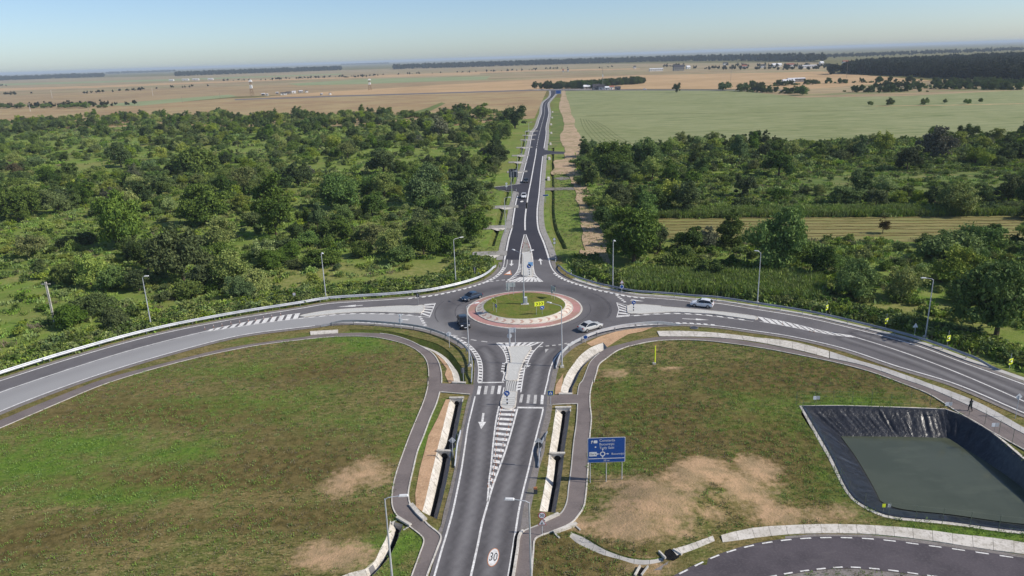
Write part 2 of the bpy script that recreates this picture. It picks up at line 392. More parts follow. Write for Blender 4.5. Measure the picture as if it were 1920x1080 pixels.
mat('island_grass', px(100, 112, 50), [(.5, .4, .62, px(116, 114, 60)), (2.5, .45, .7, px(72, 86, 36), None, .7), (.25, .55, .7, px(116, 108, 62), None, .6)], bump=(5, .9, .1), spec=.05)
mat('steel', (.42, .43, .45), [(.7, .35, .65, (.34, .35, .37))], rough=.45, metal=.7, spec=.5)
mat('galvanised', px(206, 208, 212, 1.0), [(.6, .35, .65, px(182, 186, 192, 1.0)), (5, .5, .75, px(220, 222, 226, 1.0), None, .5)], rough=.5, metal=.25, spec=.5)
mat('rail_steel', px(176, 180, 188, 1.0), [(.4, .35, .65, px(150, 156, 166, 1.0))], rough=.45, metal=.35, spec=.5)
mat('sign_blue', (.010, .075, .32), [(2, .4, .7, (.012, .085, .36))], rough=.4, spec=.4)
mat('sign_white', px(232, 234, 238, 1.0), [(3, .4, .7, px(222, 224, 228, 1.0))], rough=.45, spec=.4)
mat('sign_back', px(196, 200, 204, 1.0), [(3, .4, .7, px(180, 184, 190, 1.0))], rough=.5, metal=.2, spec=.4)
mat('sign_dark', px(70, 74, 80, 1.0), [(3, .4, .7, px(58, 62, 68, 1.0))], rough=.5, spec=.3)
mat('sign_yellow', (.85, .95, .05), [(3, .4, .7, (.8, .9, .05))], rough=.45, spec=.3)
mat('sign_black', (.02, .02, .022), [(3, .4, .7, (.03, .03, .03))], rough=.5)
mat('sign_red', (.5, .03, .03), [(3, .4, .7, (.44, .035, .03))], rough=.45)
mat('orange_plastic', (.44, .19, .09), [(5, .4, .7, (.38, .16, .08))], rough=.55)
mat('red_plastic', (.55, .06, .05), [(5, .4, .7, (.48, .05, .045))], rough=.55)
mat('void_shade', (.012, .012, .013), [(2, .4, .7, (.02, .02, .02))], rough=.95, spec=.05)  # near-black painted for the shade in slots, pipe mouths, inlets and channel bottoms

# ================================================================== ROAD GEOMETRY (measured once, then used as places)
C0 = Vector((2.23, 134.9))                       # centre of the roundabout
E_SW = SW(Z3((520, 1400), (620, 1080), (690, 830), (745, 650), (800, 450), (850, 220)) + Z1((785, 1080), (820, 850), (850, 650), (885, 500), (922, 345), (950, 200))
          + Z9((380, 960), (330, 840), (240, 740), (120, 665), (0, 610)) + Z5((1320, 425), (1150, 395), (960, 375), (760, 360), (560, 352), (330, 362), (160, 385), (0, 403))
          + RD((1350, 688), (1000, 775), (700, 862), (400, 962), (100, 1075), (-150, 1180)))
E_NW = SW(RD((-150, 995), (0, 945), (400, 818), (860, 690), (1300, 600), (1700, 535)) + Z5((300, 162), (600, 140), (900, 122), (1100, 105), (1250, 90), (1400, 68), (1620, 20))
          + Z8((150, 660), (330, 600), (460, 530), (540, 450), (570, 390), (580, 320)))
N_L = SW(Z8((580, 320), (600, 230)) + RT((330, 640), (380, 470), (405, 300), (455, 0)) + RN((500, 750), (560, 510), (620, 270), (690, 0)) + RB((1080, 500))
         + RS((310, 1080), (370, 900), (425, 740), (435, 600), (470, 500), (600, 390), (630, 320), (620, 240)))
N_R = SW(Z8((1145, 320), (1132, 270)) + RT((960, 735), (865, 500), (840, 330)) + RN((860, 1000), (890, 750), (920, 400), (960, 30)) + RB((1152, 510))
         + RS((525, 1080), (560, 900), (590, 740), (570, 600), (575, 520), (680, 390), (745, 310), (765, 250)))
E_NE = SW(Z8((1145, 320), (1155, 370), (1200, 460), (1280, 530), (1400, 590), (1580, 650), (1755, 700)) + Z6((620, 35), (760, 65), (900, 90), (1100, 105), (1300, 120), (1500, 140))
          + RF((170, 505), (400, 540), (700, 590), (1000, 660), (1300, 740), (1600, 850), (1920, 965), (2150, 1060)))
E_SE = SW(RR((2250, 300), (1920, 165), (1530, 0)) + RF((1200, 860), (900, 760), (600, 692), (400, 662), (200, 635)) + Z6((1400, 364), (1200, 369), (1000, 381), (800, 402), (600, 443), (440, 495), (330, 545), (230, 602), (130, 690), (75, 790), (45, 900))
          + Z2((580, 175), (545, 325), (530, 480), (480, 680), (430, 880)) + Z4((385, 0), (330, 220), (290, 400), (250, 650), (180, 1080), (125, 1400)))
S_CL = SW(Z1((1165, 445), (1148, 520), (1130, 620), (1105, 830), (1083, 1060)) + Z3((1182, 40), (1170, 150), (1157, 330)))
S_CR = SW(Z1((1352, 470), (1290, 700), (1220, 930), (1165, 1080)) + Z3((1205, 190), (1150, 380), (1100, 560), (1060, 760), (990, 1080), (925, 1400)))
W_C = SW(RD((-150, 1070), (0, 1010), (400, 875), (700, 782), (950, 715), (1180, 660)))
E_C = SW(RF((950, 692), (1200, 770), (1500, 880), (1920, 1060), (2150, 1165)))
N_C = SW(RT((620, 500), (618, 350), (628, 200), (655, 0)) + RN((655, 1000), (700, 700), (740, 500), (790, 220), (830, 0)) + RB((1097, 600)))
N_CD = SW(RB((1097, 600), (1110, 530), (1130, 450)) + RS((430, 1000), (490, 760), (495, 600), (520, 520), (640, 400)))
ROAD_POLY = offset(E_SW, .45) + [p for p in offset(E_NW, .45)] + [p for p in offset(E_NE, .45)] + [p for p in offset(E_SE, .45)]

# paths
LP_OUT = SW(RG((-200, 330), (0, 250), (350, 100)) + RD((600, 958), (1000, 840), (1400, 752), (1700, 712)) + Z5((300, 500), (560, 490), (760, 500), (930, 530), (1100, 580), (1220, 650), (1290, 730), (1315, 830), (1315, 950))
            + Z1((452, 140), (440, 260), (400, 400), (330, 570), (260, 740), (190, 930)) + Z3((245, 0), (210, 130), (190, 260), (195, 380), (240, 470), (340, 560), (490, 680), (512, 725), (470, 860), (390, 1080), (290, 1380)), 5)
LP_IN = SW(RG((-200, 285), (0, 205), (330, 70)) + RD((570, 938), (900, 850), (1300, 755), (1750, 690)) + Z5((120, 485), (430, 460), (700, 458), (900, 472), (1100, 527), (1250, 600), (1350, 660), (1410, 740), (1445, 860), (1448, 965))
           + Z1((575, 260), (565, 300), (530, 420), (470, 560), (400, 750), (340, 900)) + Z3((405, 0), (370, 150), (355, 260), (380, 370), (470, 470), (560, 570), (665, 655), (685, 690), (640, 830), (545, 1080), (445, 1400)), 5)
RP_OUT = SW(RR((2250, 560), (1920, 372), (1700, 250), (1560, 168)) + RW((1100, 910), (900, 830), (600, 720), (300, 640)) + Z7((1500, 718), (1300, 680), (1000, 635), (700, 602), (420, 595), (200, 612), (0, 655)) + Z6((880, 585), (740, 640), (640, 710), (560, 775), (530, 870), (500, 960))
            + Z2((1040, 180), (1010, 290), (1005, 420), (1020, 560), (1005, 740)) + Z4((985, 0), (965, 250), (940, 390), (880, 480), (820, 545), (680, 615), (500, 680), (452, 710), (432, 850), (415, 1080), (395, 1400)), 5)
RP_IN = SW(RP((2300, 1230), (1620, 860), (1000, 527), (600, 337), (0, 70)) + RW((900, 792), (550, 672), (250, 607)) + Z7((1500, 677), (1200, 622), (900, 582), (560, 570), (300, 565)) + Z6((1060, 510), (900, 540), (760, 575), (650, 605), (540, 680), (470, 750), (430, 840), (390, 940))
           + Z2((900, 220), (880, 330), (880, 420), (870, 600), (840, 820)) + Z4((815, 0), (790, 180), (770, 340), (720, 440), (680, 470), (480, 570), (335, 630), (298, 672), (275, 820), (235, 1080), (175, 1400)), 5)
LP_POLY = LP_OUT + LP_IN[::-1]; RP_POLY = RP_OUT + RP_IN[::-1]
SIDE_UP = SW(RR((-230, 1180), (-110, 1112), (25, 1040), (200, 960), (400, 900), (618, 868), (850, 858), (1092, 868), (1343, 898), (1587, 931), (1840, 968), (2150, 1015)))
SIDE_LO = SW(RR((-60, 1330), (160, 1230), (400, 1130), (545, 1086), (725, 1054), (930, 1040), (1160, 1057), (1390, 1086), (1700, 1130), (2150, 1190)))

# ditches and the pond: places where the ground is open
def strip(a, b, n):                       # two edge lines resampled to the same number of stations
    return resample(a, n), resample(b, n)
DITCH = {}
DITCH['d1'] = strip(SW(Z1((668, 370), (600, 640), (545, 860)) + Z3((585, 60), (540, 260), (497, 430))), SW(Z1((800, 370), (770, 540), (735, 720), (690, 900)) + Z3((755, 60), (700, 300), (645, 505))), 22)
DITCH['d2'] = strip(SW(Z5((525, 450), (760, 455), (900, 472), (1080, 535), (1230, 590), (1370, 650), (1480, 740), (1550, 850), (1575, 965))), SW(Z5((510, 420), (760, 422), (980, 450), (1160, 495), (1330, 540), (1450, 590), (1550, 665), (1620, 760)) + Z1((800, 60), (830, 208))), 26)
DITCH['d3'] = strip(SW(Z2((660, 470), (630, 680), (595, 900)) + Z4((570, 40), (520, 300), (495, 420))), SW(Z2((810, 465), (780, 680), (748, 880)) + Z4((725, 20), (690, 240), (655, 440))), 22)
DITCH['d4'] = strip(SW(Z6((600, 552), (480, 600), (370, 680), (300, 770), (235, 860), (195, 950)) + Z2((695, 320),)), SW(Z6((650, 612), (520, 690), (430, 760), (370, 840), (320, 950)) + Z2((830, 250), (825, 318))), 24)
DITCH['d6'] = strip(SW(Z3((170, 520), (150, 650), (60, 830), (20, 920), (-80, 1010), (-330, 1075), (-420, 1120))), SW(Z3((300, 560), (255, 690), (165, 880), (100, 960), (-30, 1090), (-200, 1140), (-380, 1170))), 22)
DITCH['d7'] = strip(SW(RQ((190, 570), (330, 620), (520, 740), (700, 820), (900, 870), (1080, 880), (1230, 850))), SW(RQ((170, 640), (240, 700), (380, 770), (540, 840), (740, 895), (930, 950), (1080, 945), (1225, 915))), 22)
HOLES = [a + b[::-1] for a, b in DITCH.values()]
POND_RIM = [G(*p).xy for p in RR((672, 128), (900, 126), (1100, 133), (1480, 147), (1600, 193), (1740, 280), (1920, 430))] + [Vector((57.9, 68)), Vector((57.4, 61.6))] + [G(*p).xy for p in RR((1920, 832), (1500, 778), (1150, 740), (1050, 702), (960, 640), (830, 400))]
POND_RIM = catmull(POND_RIM, 4, closed=True)

MID_D = {}
_l = cut(offset(N_L, 4.2), 14, 330, 8); _r = cut(offset(N_R, -4.6), 10, 330, 8)
MID_D['left'] = ([p + Vector((-.9, 0)) for p in _l if p.y > 178], [p + Vector((.9, 0)) for p in _l if p.y > 178])
MID_D['right'] = ([p + Vector((-.8, 0)) for p in _r if p.y > 178], [p + Vector((.8, 0)) for p in _r if p.y > 178])
# ================================================================== GROUND
LAWN_L = [p for p in LP_OUT] + [Vector((-45, 45)), Vector((-80, 45))]
def ell(V, x, y, rx, ry, a=0.0):
    c = G(x, y); d = V - np.array([c.x, c.y]); u = d[:, 0] * math.cos(a) + d[:, 1] * math.sin(a); w = -d[:, 0] * math.sin(a) + d[:, 1] * math.cos(a)
    return np.clip(1.15 - np.sqrt((u / rx) ** 2 + (w / ry) ** 2) * .62, 0, 1)
BARE = [(692, 880, 3.6, 4.2), (650, 900, 3.4, 3), (640, 1040, 4.2, 2.2), (1235, 948, 6.6, 5.6), (1175, 985, 4.2, 3), (1290, 925, 4.5, 4.5), (1325, 890, 4, 4), (1400, 925, 4.6, 4.2), (1470, 965, 5, 2.2), (1420, 880, 2.6, 5), (1265, 690, 2.2, .7),
        (1200, 1060, 3, 1.6), (1090, 985, 1.4, 2), (1060, 735, 1, 4), (215, 480, 7, 4), (470, 420, 5, 5), (70, 410, 6, 3), (1130, 520, 4, 6), (1150, 700, 2, 3), (1340, 970, 3, 1.5)]
DRYB = [(1400, 720, 16, 9), (1250, 800, 9, 10), (1500, 700, 14, 8), (300, 760, 16, 5), (620, 700, 12, 6), (560, 860, 10, 7), (330, 900, 12, 3), (480, 980, 18, 3), (1130, 720, 3, 10), (1050, 1050, 8, 4), (1300, 760, 12, 8), (1450, 840, 6, 6), (150, 1000, 20, 3)]
LUSHB = [(1180, 770, 2.5, 9), (1560, 830, 3, 10), (1430, 800, 5, 4), (680, 780, 10, 5), (420, 700, 12, 3), (180, 840, 12, 5), (480, 760, 14, 5), (560, 730, 10, 4), (90, 880, 9, 5), (230, 920, 12, 4), (800, 800, 4, 12), (1470, 800, 3, 6), (1580, 760, 10, 3), (1400, 740, 3, 3), (330, 850, 9, 4), (760, 1020, 4, 5), (1395, 850, 1.6, 1.6), (1800, 1000, 9, 2), (1560, 900, 2, 6), (690, 650, 6, 6), (100, 980, 12, 2), (1170, 870, 3, 4)]
SCRUB_EDGE = [Vector((-900, 60)), Vector((-88, 60))] + offset(E_NW, 2.2) + offset(N_L, 2.6)[:: 2] + [Vector((-20, 700)), Vector((-900, 900))]
SCRUB_EDGE_R = offset(N_R, -2.6)[::2][::-1] + offset(E_NE, 2.6) + [Vector((120, 60)), Vector((700, 60)), Vector((700, 395)), Vector((41, 395))]
def a_bare(V):
    r = np.zeros(len(V))
    for b in BARE: r = np.maximum(r, ell(V, *b))
    return np.clip(r * .74 + (fbm(V, 5, 5) - .5) * .95 * (r > 0), 0, 1)
def a_dry(V):
    r = np.zeros(len(V))
    for b in DRYB: r = np.maximum(r, ell(V, *b))
    return np.clip(r * .7 + (fbm(V * np.array([.55, 1.3]), 10) - .45) * 1.2, 0, .8)
def a_lush(V):
    r = np.zeros(len(V))
    for b in LUSHB: r = np.maximum(r, ell(V, *b))
    return np.clip(r * .62 + (fbm(V * np.array([.55, 1.3]) + 91, 9) - .47) * 1.25, 0, .82)
def a_scrub(V):
    k = (inpoly(V, SCRUB_EDGE) | inpoly(V, SCRUB_EDGE_R)).astype(float)
    return k * (.55 + .45 * np.clip((fbm(V + 50, 18) - .3) * 3, 0, 1))
def z_ground(V):
    z = (fbm(V, 6) - .5) * .10 - .03
    for x, y, h, s in ((1240, 945, 1.0, 5.0), (1310, 900, .5, 4.0), (690, 880, .35, 3.0)):
        c = G(x, y); d2 = ((V - np.array([c.x, c.y])) ** 2).sum(1); z += h * np.exp(-d2 / (2 * s * s)) * (1 + .5 * (fbm(V, 1.7) - .5))
    e = np.clip((np.minimum(np.minimum(dist_poly(V, RP_OUT), dist_poly(V, LP_OUT)), np.minimum(dist_poly(V, W(RR((-250, 1080), (0, 930), (215, 860), (620, 803), (1290, 820), (1980, 910)))), dist_poly(V, DITCH['d7'][0]))) - .8) / 5, 0, 1) if len(V) else 0
    z = np.where(z > .03, .03 + (z - .03) * e, z)
    near = (V[:, 1] > 40) & (V[:, 1] < 330) & (np.abs(V[:, 0]) < 250)
    return np.where(near, z, -.06)
def ground():
    near = [Vector((-150, 40)), Vector((135, 40)), Vector((135, 175)), Vector((-150, 175))]
    def box(a): return [Vector((-a, -a)), Vector((a, -a)), Vector((a, a)), Vector((-a, a))]
    # near part, dense, with the ditches and the pond left open
    q = np.array([(p[0], p[1]) for p in near]); res = 1.15
    holes = HOLES + [POND_RIM]
    V1, T1 = tri_sheet(near, res, holes)
    # far part: rings out to the horizon, coarser and coarser
    mid = [Vector((-700, -40)), Vector((700, -40)), Vector((700, 900)), Vector((-700, 900))]
    V2, T2 = tri_sheet(mid, 14.0, [near] + [a + b[::-1] for a, b in MID_D.values()])
    V3, T3 = tri_sheet(box(6000), 600.0, [mid]); V4, T4 = tri_sheet(box(45000), 6000.0, [box(6000)])
    V = np.vstack([V1, V2, V3, V4]); n1 = len(V1); n2 = n1 + len(V2); n3 = n2 + len(V3)
    T = np.vstack([T1, T2 + n1, T3 + n2, T4 + n3])
    z = z_ground(V)
    e = np.minimum(np.abs(V[:, 0] - 135), np.minimum(np.abs(V[:, 0] + 150), np.minimum(np.abs(V[:, 1] - 40), np.abs(V[:, 1] - 175))))
    z[n1:] = -.06; z[:n1] = np.where(e[:n1] < 2.0, -.06, z[:n1])
    for h in holes:                                             # rims of the openings lie level
        d = dist_poly(V[:n1], list(h) + [h[0]]); z[:n1] = np.where(d < .15, 0.0, z[:n1])
    me = bpy.data.meshes.new('ground'); me.from_pydata(np.c_[V, z].tolist(), [], T.tolist())
    for an, fn in (('bare', a_bare), ('gap', lambda V: (a_scrub(V) > 0) * np.clip((fbm(V + 222, 16) - .42) * 2.4, 0, .8)), ('dry', a_dry), ('lush', a_lush), ('scrub', a_scrub)):
        a = me.attributes.new(an, 'FLOAT', 'POINT'); a.data.foreach_set('value', np.asarray(fn(V), dtype=np.float32))
    me.polygons.foreach_set('use_smooth', [True] * len(T)); me.update()
    return obj('ground', me, 'ground_cover', kind='structure', label='rough grass ground around the roundabout with dry and bare patches')
ground()

# ================================================================== ROADS
S_LANES = [[a.lerp(b, .5) for a, b in zip(resample(cut(E_SW, 0, 52), 30), resample(S_CR[::-1], 30))]]
sw_s = resample(cut(E_SW, 6, 60), 40); cl = resample(S_CR[::-1], 40)
lane_a = [a.lerp(b, .5) for a, b in zip(resample(cut(E_SW, 0, 48), 40), resample((S_CL + S_CR[len(S_CR) // 2:])[::-1], 40))]
L_SE = plen(E_SE); se_s = cut(E_SE, L_SE - 60, L_SE)
lane_b = offset(se_s, -1.9)
lane_a = offset(cut(E_SW, 0, 60), -2.0)
lane_c = offset(E_C, 1.9); lane_d = offset(E_C, -1.9); lane_e = offset(W_C, 1.8); lane_f = offset(W_C, -1.8)
ring = [Vector((C0.x + 14.6 * math.cos(t), C0.y + 14.6 * math.sin(t))) for t in np.linspace(0, 2 * math.pi, 72)]
def lane_d_(V):
    d = np.full(len(V), 1e9)
    for l in (lane_a, lane_b, lane_c, lane_d): d = np.minimum(d, dist_poly(V, l))
    return d
def a_lane_wear(V):
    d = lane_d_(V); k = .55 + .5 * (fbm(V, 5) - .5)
    return np.exp(-(d / .42) ** 2) * k * .8  # paler worn streak along the middle of each lane
def a_track(V):
    d = lane_d_(V); r = np.exp(-((d - 1.05) / .5) ** 2) * .62
    dr = dist_poly(V, ring); rc = np.exp(-((dr - .0) / 2.2) ** 2) * .62 * (.35 + fbm(V, 2.5))
    dd = np.minimum(dist_poly(V, lane_e), dist_poly(V, lane_f)); r = np.maximum(r, np.exp(-(dd / 1.6) ** 2) * .15)
    return np.clip(np.maximum(r, rc), 0, 1)
PALE = offset(E_SW, .45)[len(E_SW) * 52 // 100:] + (W_C + SW(Z5((0, 305), (400, 268), (800, 262), (1170, 282), (1235, 292), (1290, 395))))
def a_pale(V):
    k = inpoly(V, PALE).astype(float); c = np.array(G(858, 610).xy); d = np.sqrt(((V - c) ** 2).sum(1))
    k2 = np.clip(1 - d / 13, 0, 1) * (np.sqrt(((V - np.array(C0)) ** 2).sum(1)) > 12) * (V[:, 0] < -9)
    return np.maximum(k * .8, k2 * .55)
road = sheet('road', ROAD_POLY, 'asphalt', .06, res=.75, attrs={'lane_wear': a_lane_wear, 'track': a_track, 'pale': a_pale}, label='worn grey asphalt of the roundabout and its approach roads')
N_POLY = offset(N_L, .4)[::-1] + offset(N_R, -.4)
N_POLY[-1 - 0] = N_POLY[-1]
north_road = sheet('road', N_POLY, 'asphalt_new', .066, res=3.0, label='fresh black asphalt road running straight away to the fields')
left_path = sheet('footpath', LP_POLY, 'asphalt_path', .05, label='narrow asphalt path curving round the left lawn')
right_path = sheet('footpath', RP_POLY, 'asphalt_path', .05, label='narrow asphalt path curving round the right field')
poly_obj('footpath_link', W(Z1((560, 214), (580, 212), (760, 218), (918, 226), (912, 332), (870, 325), (700, 312), (565, 300), (548, 290))), .056, 'asphalt_path', left_path)
poly_obj('footpath_link', W(Z2((895, 322), (600, 330), (590, 345), (600, 420), (895, 420))), .056, 'asphalt_path', right_path)
SIDE_POLY = SIDE_LO + SIDE_UP[::-1]
side_road = sheet('side_road', SIDE_POLY, 'asphalt_side', .05, res=2.0, kind='structure', label='curving dark asphalt side road at the lower right')
# gravel shoulders
def shoulder(pts, a, b, m_='gravel', z=.035):
    p = offset(pts, a) + offset(pts, b)[::-1]
    return sheet('gravel_shoulder', p, m_, z)
shoulder(N_L, .3, 2.0); shoulder(N_R, -2.0, -.3)
shoulder(cut(E_NW, 0, plen(E_NW) - 2), .4, 1.3, 'gravel_grey'); shoulder(cut(E_NE, 1, plen(E_NE)), .4, 1.3, 'gravel_grey')
LE = plen(E_NE); shoulder(cut(E_NE, LE - 92, LE), 1.25, 2.3, 'concrete_grey', .05)
sheet('gravel_shoulder', cut(E_SW, 18, 58) + W(Z1((905, 225), (840, 400), (775, 700), (718, 1060)) + Z3((775, 200), (715, 420), (690, 560), (650, 640), (690, 680)))[0:], 'gravel_grey', .03)
sheet('gravel_shoulder', W(Z2((560, 330), (625, 330), (640, 160), (690, 60), (660, 0), (600, 60)) ), 'gravel_grey', .03)
sheet('gravel_shoulder', W(Z2((535, 440), (620, 432), (610, 560), (565, 720), (545, 900), (490, 1080)) + Z4((450, 200), (400, 420), (385, 600), (285, 660), (290, 400), (330, 220), (385, 0))), 'gravel_grey', .03)
shoulder(cut(E_SW, 62, 150), .4, 1.2, 'gravel_grey', .032); shoulder(cut(E_SE, 4, 118), .4, 1.2, 'gravel_grey', .032)
sheet('gravel_shoulder', SIDE_UP + W(RR((2150, 985), (1860, 955), (1600, 915), (1300, 872), (1040, 848), (735, 845), (430, 868), (225, 895), (0, 950), (-250, 1100))), 'gravel_grey', .02)
sheet('gravel_shoulder', SIDE_LO + W(RR((2150, 1330), (1000, 1200), (300, 1330))), 'gravel_grey', .02)

# ------------------------------------------------------------------ kerbs
def kerb(pts, parent, w=.16, h=.10, m_='concrete_light', z=.03): return ribbon('kerb', pts, w, z, m_, parent, h=h)
kerb(LP_OUT, left_path, .12, .06); kerb(RP_OUT, right_path, .16, .09)
def near_idx(pts, pxp):
    c = G(*pxp).xy; return min(range(len(pts)), key=lambda i: (pts[i] - c).length)
i0 = near_idx(LP_IN, Z5((1448, 965))[0]); i1 = near_idx(LP_IN, Z1((565, 300))[0])
kerb(LP_IN[max(0, i0 - 32):i0 + 1], left_path); kerb(LP_IN[i1:], left_path)
kerb(W(Z1((565, 300), (700, 311), (870, 325))), left_path)
j0 = near_idx(RP_IN, Z2((880, 330))[0]); j1 = near_idx(RP_IN, Z2((880, 420))[0])
kerb(RP_IN[max(0, j0 - 26):j0 + 1], right_path, .1, .06, 'concrete_grey'); kerb(RP_IN[j1:], right_path, .12, .08, 'concrete_grey')
kerb(W(Z2((880, 419), (760, 421), (625, 428))), right_path, .12, .08)
k2 = near_idx(RP_IN, Z4((335, 630))[0]); kerb(offset(RP_IN[k2:], -.03), right_path, .26, .2)
# black strip painted for the shade in the drainage slot beside the lower right path
ribbon('drain_slot_shade', offset(RP_IN[k2 + 2:], -.33), .3, .078, 'void_shade', right_path)

# ================================================================== MARKINGS
ZK = .074
def line(name, pts, w=.15, m_='marking_white', z=ZK, parent=None): return ribbon(name, pts, w, z, m_, parent or road)
def blocks(pts, w, dash, gap, m_='marking_white', skew=.0, name='edge_blocks', parent=None, z=ZK + .003, side=0.0):
    """row of short bars along a line, joined: too small to tell apart one by one"""
    L = plen(pts); b_ = MB(); s = 0
    while s + dash < L:
        p, d = at_len(pts, s); q, d2 = at_len(pts, s + dash); n = Vector((-d.y, d.x)); n2 = Vector((-d2.y, d2.x))
        p = p + n * side; q = q + n2 * side
        vs = [p - n * w / 2 - d * skew, q - n2 * w / 2 - d2 * skew, q + n2 * w / 2 + d2 * skew, p + n * w / 2 + d * skew]
        b_.add([(v.x, v.y, z) for v in vs], [(0, 1, 2, 3)]); s += dash + gap
    return b_.build(name, m_, parent or road, kind='stuff')
L1 = plen(E_SW); L2 = plen(E_NW); L3 = plen(E_NE); L4 = plen(E_SE)
def s_of(pts, pxp):
    c = G(*pxp).xy; L = plen(pts); n = int(L * 2); best = min(range(n), key=lambda k: (at_len(pts, L * k / n)[0] - c).length)
    return L * best / n
# south-west edge
a = s_of(E_SW, Z1((922, 345))[0]); b = s_of(E_SW, Z1((950, 205))[0]); c = s_of(E_SW, Z5((560, 350))[0]); d = s_of(E_SW, Z5((160, 385))[0])
line('edge_line', cut(E_SW, 0, a), .2); line('edge_line', cut(E_SW, b, c), .14); line('edge_line', offset(cut(E_SW, b, s_of(E_SW, Z9((0, 610))[0])), -.62), .12)
blocks(offset(cut(E_SW, b, c), -.31), .55, .62, .5, skew=.12); line('edge_line', cut(E_SW, d, L1), .28)
# north-west edge
a = s_of(E_NW, Z5((1100, 105))[0]); b = s_of(E_NW, Z8((560, 410))[0])
line('edge_line', cut(E_NW, 0, a), .3); line('edge_line', cut(E_NW, a, L2), .18); blocks(offset(cut(E_NW, a, b), -.36), .6, .8, .55, skew=.15); line('edge_line', offset(cut(E_NW, s_of(E_NW, Z8((330, 600))[0]), L2), -.7), .12)
line('edge_line', cut(N_L, 0, s_of(N_L, RN((500, 760))[0])), .4, z=.08, parent=north_road); line('edge_line', cut(N_L, s_of(N_L, RN((565, 500))[0]), plen(N_L), 6), .4, z=.08, parent=north_road)
line('edge_line', cut(N_R, 0, s_of(N_R, RN((960, 30))[0])), .42, z=.08, parent=north_road); line('edge_line', cut(N_R, s_of(N_R, RB((1140, 595))[0]), plen(N_R), 6), .42, z=.08, parent=north_road)
line('centre_line', N_C, .42, z=.08, parent=north_road)
blocks(N_CD, .26, 5, 4, name='centre_dashes', parent=north_road, z=.08)
# north-east edge
a = s_of(E_NE, Z8((1230, 490))[0]); b = s_of(E_NE, Z6((1050, 102))[0])
line('edge_line', cut(E_NE, 0, L3), .26); blocks(offset(cut(E_NE, a, b), -.36), .6, .8, .55, skew=-.15)
# south-east edge
a = s_of(E_SE, Z7((800, 470))[0]); b = s_of(E_SE, Z6((230, 602))[0]); c = s_of(E_SE, Z2((545, 325))[0]); d = s_of(E_SE, Z2((530, 480))[0])
line('edge_line', cut(E_SE, 0, a), .26); line('edge_line', cut(E_SE, a, c), .2); blocks(offset(cut(E_SE, a, b), -.32), .5, .7, .5, skew=-.12); line('edge_line', cut(E_SE, d, L4), .2)
# centre lines
line('centre_line', S_CL, .2); line('centre_line', S_CR, .22); line('centre_line', W_C, .24); line('centre_line', E_C, .24)
# hatching in the south tail
def hatch_bars(A, B, n, w, slant, m_='marking_white', t0=0.02, t1=.97, inset=.18, name='hatch_stripe', z=ZK + .002):
    LA, LB = plen(A), plen(B)
    for k in range(n):
        t = t0 + (t1 - t0) * k / (n - 1)
        p, d = at_len(A, LA * t); q, _ = at_len(B, LB * min(max(t + slant, 0), 1)); u = (q - p)
        if u.length < .5: continue
        un = u.normalized(); p = p + un * inset; q = q - un * inset; h = d * (w / 2)
        poly = [p - h, p + h, q + h, q - h]
        me = bpy.data.meshes.new(name); me.from_pydata([(v.x, v.y, z) for v in poly], [], [(0, 1, 2, 3)]); obj(name, me, m_, road)
HL = cut(S_CL, 0, plen(S_CL) - 2.5); HR = cut(S_CR, 0, plen(S_CL) - 2.2)
hatch_bars(HL, HR, 15, .68, -.025, t0=.05)
# hatching of the west and east tails
WT_U = SW(RD((1180, 655), (1400, 610), (1600, 575), (1690, 563))); WT_L = SW(RD((1180, 665), (1400, 632), (1600, 604), (1700, 593)))
line('centre_line', WT_U, .14); line('centre_line', WT_L, .14); hatch_bars(WT_U, WT_L, 12, .9, -.05, inset=.08)
ET_U = SW(Z7((1215, 375), (1500, 430), (1750, 490), (1920, 527)) + RF((950, 690),)); ET_L = SW(Z7((1232, 420), (1500, 468), (1750, 517), (1920, 548)) + RF((960, 700),))
line('centre_line', ET_U, .14); line('centre_line', ET_L, .14); hatch_bars(ET_U, ET_L, 13, .95, .07, inset=.08)
# hatched noses of the four splitter islands
def nose(corners_a, corners_b, n, w, slant=0.0, outline=True):
    A = W(corners_a); B = W(corners_b)
    hatch_bars(A, B, n, w, slant, t0=.08, t1=.92, inset=.1)
    line('nose_line', A, .16); line('nose_line', B, .14)
nose(Z5((1385, 155), (1325, 302)), Z5((1265, 178), (1238, 280)), 5, .7, -.12); line('nose_line', W(Z5((1238, 290), (1325, 302))), .14); line('nose_line', W(Z5((1265, 168), (1385, 155))), .14)
nose(Z6((735, 150), (760, 220), (737, 300)), Z6((840, 180), (842, 240), (870, 285)), 5, .7, .12); line('nose_line', W(Z6((735, 150), (845, 178))), .14); line('nose_line', W(Z6((737, 300), (900, 280))), .14)
nose(Z9((615, 700), (1205, 690)), Z9((740, 775), (1060, 755)), 7, .6, -.16)
nose(Z8((600, 604), (1065, 598)), Z8((720, 545), (975, 540)), 8, .6, .2)
